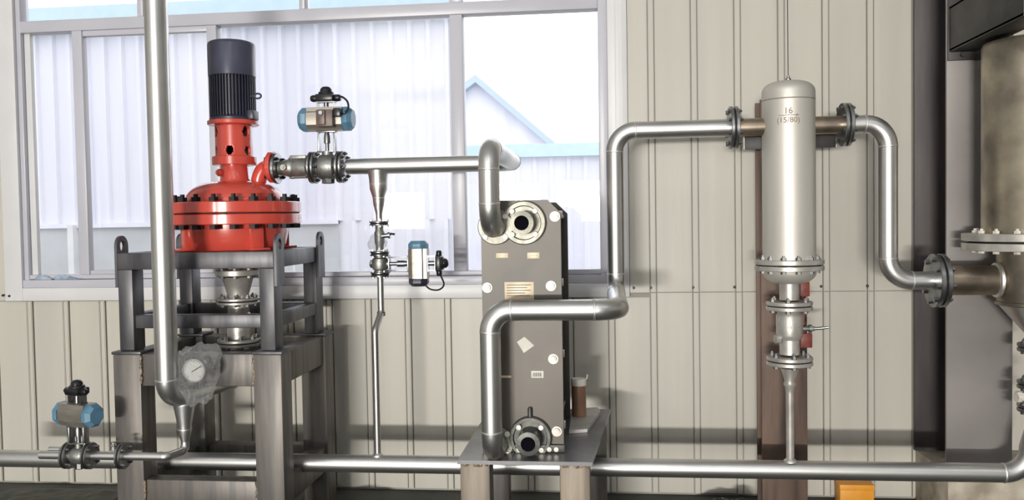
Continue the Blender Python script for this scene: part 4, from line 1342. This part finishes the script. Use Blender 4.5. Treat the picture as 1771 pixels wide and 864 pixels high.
for x in (bx0_, bx1_):
    sgn = 1 if x == bx1_ else -1
    bm = box(B(), x - 0.001 if sgn > 0 else x - 0.002, x + 0.002 if sgn > 0 else x + 0.001, bry - 0.0005, bry + 0.0085, bz0, bz1 + 0.002)
    box(bm, x - 0.05 * (sgn > 0), x + 0.05 * (sgn < 0), bry - 0.0008, bry + 0.004, bz1 - 0.001, bz1 + 0.0035)
    part('cut_end', bm, 'cut_edge', br, smooth=False)
for x in (qx0 + 0.03, qx1 - 0.03):
    part('arm', box(B(), x - 0.02, x + 0.02, bry + 0.008, sy, bz0 + 0.005, bz1 - 0.008, 0.002), 'dark_beam', br)

# ---- drain valve below the separator
dv = root('drain_valve', 'pale cast valve with side handle under the separator vessel', 'valve', (sepx, YS, sz2(637)))
flange_pair(dv, SO + V((0, 0, sz2(528))), (0, 0, 1), 39 * sk, 6.5 * sk, 6, 4.6 * sk, 'flange_white', 'fitting', 0.25, gap=0.005)
part('valve_body', lathe(B(), [(17 * sk, sz2(612)), (17 * sk, sz2(587)), (21 * sk, sz2(583)), (22.5 * sk, sz2(578)), (22.5 * sk, sz2(545)), (20 * sk, sz2(541)), (18 * sk, sz2(534))], SO, seg=36), 'flange_white', dv)
flange_pair(dv, SO + V((0, 0, sz2(623))), (0, 0, 1), 39 * sk, 6.5 * sk, 6, 4.6 * sk, 'flange_white', 'fitting', 0.55, gap=0.005)
part('boss', lathe(B(), [(0.018, 0), (0.018, 0.02), (0.012, 0.024), (0, 0.024)], V((sepx - 18 * sk, YS - 0.015, sz2(585))), (-1, -0.3, 0), 14), 'flange_white', dv)
hb = part('handle_hub', lathe(B(), [(0.012, 0), (0.012, 0.03), (0.018, 0.03), (0.018, 0.042), (0.01, 0.042), (0.01, 0.055), (0, 0.055)], V((sepx + 20 * sk, YS, sz2(568))), (1, 0, 0), 16), 'cast_steel', dv)
part('handle', tube(B(), [V((sepx + 37 * sk, YS, sz2(568))), V((sepx + 50 * sk, YS - 0.01, sz2(567))), V((sepx + 64 * sk, YS - 0.02, sz2(565)))], [0.006, 0.007, 0.005], 10), 'fitting', dv)
for v0, v1, u0, u1 in ((488, 513, 20, 36), (577, 602, 20, 40)):
    part('red_stop_plate', box(B(), sepx + u0 * sk, sepx + u1 * sk, YS + 0.015, YS + 0.03, sz2(v1), sz2(v0), 0.003), 'red_part', dv, label='red painted plate')
part('stop_rod', box(B(), sepx + 25 * sk, sepx + 29 * sk, YS + 0.03, YS + 0.04, sz2(598), sz2(492), 0.002), 'red_part', dv)
for v, v2, r0_ in ((562, 562, 1),):
    bm = text_mesh('16', 0.022)
    for vv in bm.verts:
        a_ = ph + vv.co.x / (22.5 * sk)
        rr_ = 22.5 * sk + vv.co.z + 0.0008
        vv.co = V((sepx + rr_ * math.sin(a_), YS - rr_ * math.cos(a_), sz2(563) + vv.co.y))
    part('marking', bm, 'marking', dv, smooth=False)
dp = root('drain_drop_pipe', 'thin stainless drop pipe from the separator drain valve into the header', 'pipe', (sepx, YH, hz + HR))
part('reducer', lathe(B(), [(15 * sk, sz2(636)), (14 * sk, sz2(641)), (9 * sk, sz2(656)), (9 * sk, sz2(661)), (10.5 * sk, sz2(661.5)), (10.5 * sk, sz2(665)), (8 * sk, sz2(669)), (7 * sk, sz2(678))], SO, seg=28), 'flange_white', dp)
part('pipe', tube(B(), [V((sepx, YS, sz2(676))), V((sepx + 0.004, YH, hz + HR - 0.006))], 6.8 * sk, 20), 'flange_white', dp)
part('weld_seam', lathe(B(), [(6.6 * sk, 0.012), (11 * sk, 0.003), (12 * sk, -0.004)], V((sepx + 0.004, YH, hz + HR - 0.002)), seg=20), 'weld', dp)

# ================================================================== separator outlet to the tank
xv = P(1536, 350, YS).x
zt2 = P(1590, 485, YS).z
xf2 = P(1622, 485, YS).x
so_ = root('separator_outlet_pipe', 'stainless pipe bending down from the separator to the tank nozzle', 'pipe', (xv, YS, zt2 - r1))
pipe_run(so_, [V((xfr + 0.012, YS, zi)), V((xv, YS, zi)), V((xv, YS, zt2)), V((xf2 - 0.016, YS, zt2))], r1 * 1.03, [0.095, 0.095], 'stainless')

tkx = hx1
tk = root('receiver_tank', 'stained steel tank with cone bottom at the right edge', 'tank', (tkx, YS, P(1781, 585, YS).z))
TO = V((tkx, YS, 0))


def tz2(v):
    return P(1775, v, YS).z


k = S(1, 1775, 400, YS)
Ru, Rl, Rfl = 80 * k, 56 * k, 111 * k
part('upper_shell', lathe(B(), [(Ru, tz2(410)), (Ru, ztb - 0.035), (Ru * 0.97, ztb - 0.02), (Ru * 0.8, ztb - 0.012), (0, ztb - 0.01)], TO, seg=64), 'tank_steel', tk)
flange_pair(tk, TO + V((0, 0, tz2(417))), (0, 0, 1), Rfl, 13 * k, 16, 5.5 * k, 'flange_white', 'white_nut', 0.1, gap=0.008, seg=64)
part('lower_shell', lathe(B(), [(Rl, tz2(432)), (Rl, tz2(520)), (Rl * 1.04, tz2(521)), (Rl * 1.04, tz2(526)), (Rl * 0.95, tz2(528))], TO, seg=56), 'tank_steel', tk)
part('cone', lathe(B(), [(Rl * 0.95, tz2(527)), (0.018, tz2(582)), (0.018, tz2(592))], TO, seg=56), 'stainless', tk)
part('nozzle', tube(B(), [V((xf2 + 0.012, YS, zt2)), V((tkx - Rl * 0.7, YS, zt2))], 26 * k, 36), 'heat_tint', tk)
part('nozzle_pad', lathe(B(), [(26 * k, 0.0), (31 * k, 0.002), (30 * k, 0.012), (26 * k, 0.016)], V((tkx - Rl * 1.02, YS, zt2)), (-1, 0, 0), 36), 'weld', tk)
flange_pair(tk, V((xf2, YS, zt2)), (1, 0, 0), 47 * k, 8 * k, 8, 5 * k, 'fitting', 'fitting', 0.2, gap=0.008)
# drain chain under the tank
tv = root('tank_drain_valve', 'small flanged drain valve chain under the tank at the right edge', 'valve', (tkx, YS, tz2(722)))
for v in (600, 664, 704):
    flange_pair(tv, TO + V((0, 0, tz2(v))), (0, 0, 1), 24 * k, 6 * k, 4, 4 * k, 'fitting', 'fitting', 0.3, gap=0.005)
part('pipe', tube(B(), [TO + V((0, 0, tz2(610))), TO + V((0, 0, tz2(656)))], 0.019, 18), 'stainless', tv)
part('valve_body', lathe(B(), [(0.022, tz2(697)), (0.036, tz2(692)), (0.036, tz2(678)), (0.022, tz2(671))], TO, seg=24), 'cast_steel', tv)
part('side_cap', lathe(B(), [(0.02, 0.02), (0.02, 0.05), (0.024, 0.05), (0.024, 0.068), (0, 0.068)], TO + V((0, 0, tz2(685))), (-1, -0.1, 0), 6), 'white_nut', tv)
part('pipe', tube(B(), [TO + V((0, 0, tz2(711))), V((tkx, YH, zred + 0.01))], 0.018, 18), 'stainless', tv)

# ================================================================== loose things
# white board and brown jar on the table
bzz = tz + 0.001
pa = [P(u, v, 0) for u, v in ()]
def tab(u, v):
    """point of the table top seen at (u, v)"""
    d = F0 + RR * ((u - CX) / FPX) - UU * ((v - CY) / FPX)
    return CAM + d * ((bzz - CAM.z) / d.z)
corner = [tab(u, v) for u, v in ((955, 749), (1016, 747), (1026, 733), (1039, 715), (1033, 709), (975, 711))]
lx_ = x1 + 0.008
poly = [(min(max(p.x, lx_), tx1 + 0.055), p.y) for p in corner]
bm = prism(B(), poly, Matrix.Translation(V((0, 0, bzz))), 0.014)
bd = part('white_board', bm, 'tray_white', None, smooth=False)
tag(bd, 'thin white board lying on the steel table beside the exchanger', 'board')
jq = tab(993, 724)
jr = S(12.5, 993, 700, jq.y)
jh = S(54, 993, 700, jq.y)
jx_ = max(jq.x, lx_ + jr + 0.001)
jz = bzz + 0.0145
jar = root('brown_jar', 'brown cylindrical jar with a white lid on the white board', 'jar', (jx_, jq.y, jz))
JO = V((jx_, jq.y, jz))
part('body', lathe(B(), [(0, 0), (jr * 0.96, 0), (jr, 0.004), (jr, jh), (0, jh)], JO, seg=32), 'jar_brown', jar)
part('lid', lathe(B(), [(jr * 1.03, jh - 0.002), (jr * 1.06, jh), (jr * 1.06, jh + 0.022), (jr * 0.95, jh + 0.028), (0, jh + 0.028)], JO, seg=32), 'jar_lid', jar)
part('lid_tab', tube(B(), [JO + V((jr * 0.9, 0, jh + 0.02)), JO + V((jr * 1.15, 0, jh + 0.03)), JO + V((jr * 1.2, 0, jh + 0.045))], 0.003, 8), 'jar_lid', jar)


def sheet_heap(name, label, cat, u0, u1, yc, depth, height, material, seed, n=26):
    xa, xb = P(u0, 845, yc).x, P(u1, 845, yc).x
    bm = B()
    g = []
    for j in range(n + 1):
        row = []
        for i in range(n * 2 + 1):
            s_, t_ = i / (n * 2), j / n
            e = max(0.0, min(1, 6 * min(s_, 1 - s_, t_, 1 - t_))) ** 0.6
            q = V((s_ * (xb - xa) * 9, t_ * depth * 9, seed))
            h = (0.35 + 0.5 * noise.noise(q * 0.5) + 0.8 * abs(noise.noise(q)) + 0.35 * abs(noise.noise(q * 2.3))) * height * e
            row.append(bm.verts.new((xa + s_ * (xb - xa) + 0.02 * noise.noise(q + V((5, 0, 0))), yc - depth / 2 + t_ * depth + 0.02 * noise.noise(q + V((0, 7, 0))), FZ + max(0.003, h))))
        g.append(row)
    for j in range(n):
        for i in range(n * 2):
            bm.faces.new((g[j][i], g[j][i + 1], g[j + 1][i + 1], g[j + 1][i]))
    r_ = bmesh.ops.extrude_face_region(bm, geom=list(bm.faces))
    for v in r_['geom']:
        if isinstance(v, bmesh.types.BMVert):
            v.co.z = FZ
    o = part(name, bm, material, None, angle=22)
    return tag(o, label, cat)


sheet_heap('black_plastic_sheet', 'crumpled black plastic sheet on the floor beside the rusty post', 'plastic sheet', 1200, 1310, -0.3, 0.3, 0.075, 'black_sheet', 2.3)
sheet_heap('dirty_sheet', 'dark dirty sheet heaped on the floor between pump stand and table', 'plastic sheet', 492, 640, -0.42, 0.35, 0.06, 'olive_sheet', 8.1)
sheet_heap('grey_sheet', 'dull grey green sheet on the floor at the bottom left corner', 'plastic sheet', -60, 190, -0.28, 0.4, 0.02, 'olive_sheet', 14.1)

yb = -0.14
o0, o1 = P(1453, 850, yb), P(1512, 850, yb)
ob = root('orange_box', 'small orange cardboard box on the floor by the wall', 'box', ((o0.x + o1.x) / 2, yb, FZ))
oh = P(1480, 838, yb).z
part('body', box(B(), o0.x, o1.x, yb, yb + 0.1, FZ, oh * 0.93, 0.003), 'orange_box', ob)
part('lid', box(B(), o0.x - 0.002, o1.x + 0.002, yb - 0.002, yb + 0.102, oh * 0.62, oh, 0.003), 'orange_box', ob)

# folded film on the window sill at the left
ztop_s = wz0 + (zgl - wz0) * 0.62
sxk = S(1, 100, 500, 0)
for i, (u0, u1, lab) in enumerate(((62, 96, 'folded blue grey film on the left end of the window sill'), (92, 140, 'pointed folded blue film beside it nearer the sliding sash on the sill'))):
    xa, xb = P(u0, 500, 0).x, P(u1, 500, 0).x
    bm = B()
    N = 14
    top_, bot_ = [], []
    for k in range(N + 1):
        t = k / N
        hgt = 0.036 * (t / 0.25 if t < 0.25 else ((1 - t) / 0.75) ** 1.3) * (0.85 + 0.3 * noise.noise(V((t * 6, i * 3.0, 0)))) + 0.003
        for lst, zz in ((top_, hgt), (bot_, 0.0)):
            lst.append([bm.verts.new((xa + t * (xb - xa), yy, ztop_s + 0.001 + zz * (1.0 if yy < 0.004 else 0.75))) for yy in (-0.009, 0.0, 0.010)])
    for k in range(N):
        for m_ in range(2):
            bm.faces.new((top_[k][m_], top_[k + 1][m_], top_[k + 1][m_ + 1], top_[k][m_ + 1]))
            bm.faces.new((bot_[k][m_], bot_[k][m_ + 1], bot_[k + 1][m_ + 1], bot_[k + 1][m_]))
        for m_ in (0, 2):
            bm.faces.new((top_[k][m_], bot_[k][m_], bot_[k + 1][m_], top_[k + 1][m_]))
    for k in (0, N):
        for m_ in range(2):
            bm.faces.new((top_[k][m_], top_[k][m_ + 1], bot_[k][m_ + 1], bot_[k][m_]))
    o = part('folded_film', bm, 'blue_film', None, angle=20)
    tag(o, lab, 'plastic film')
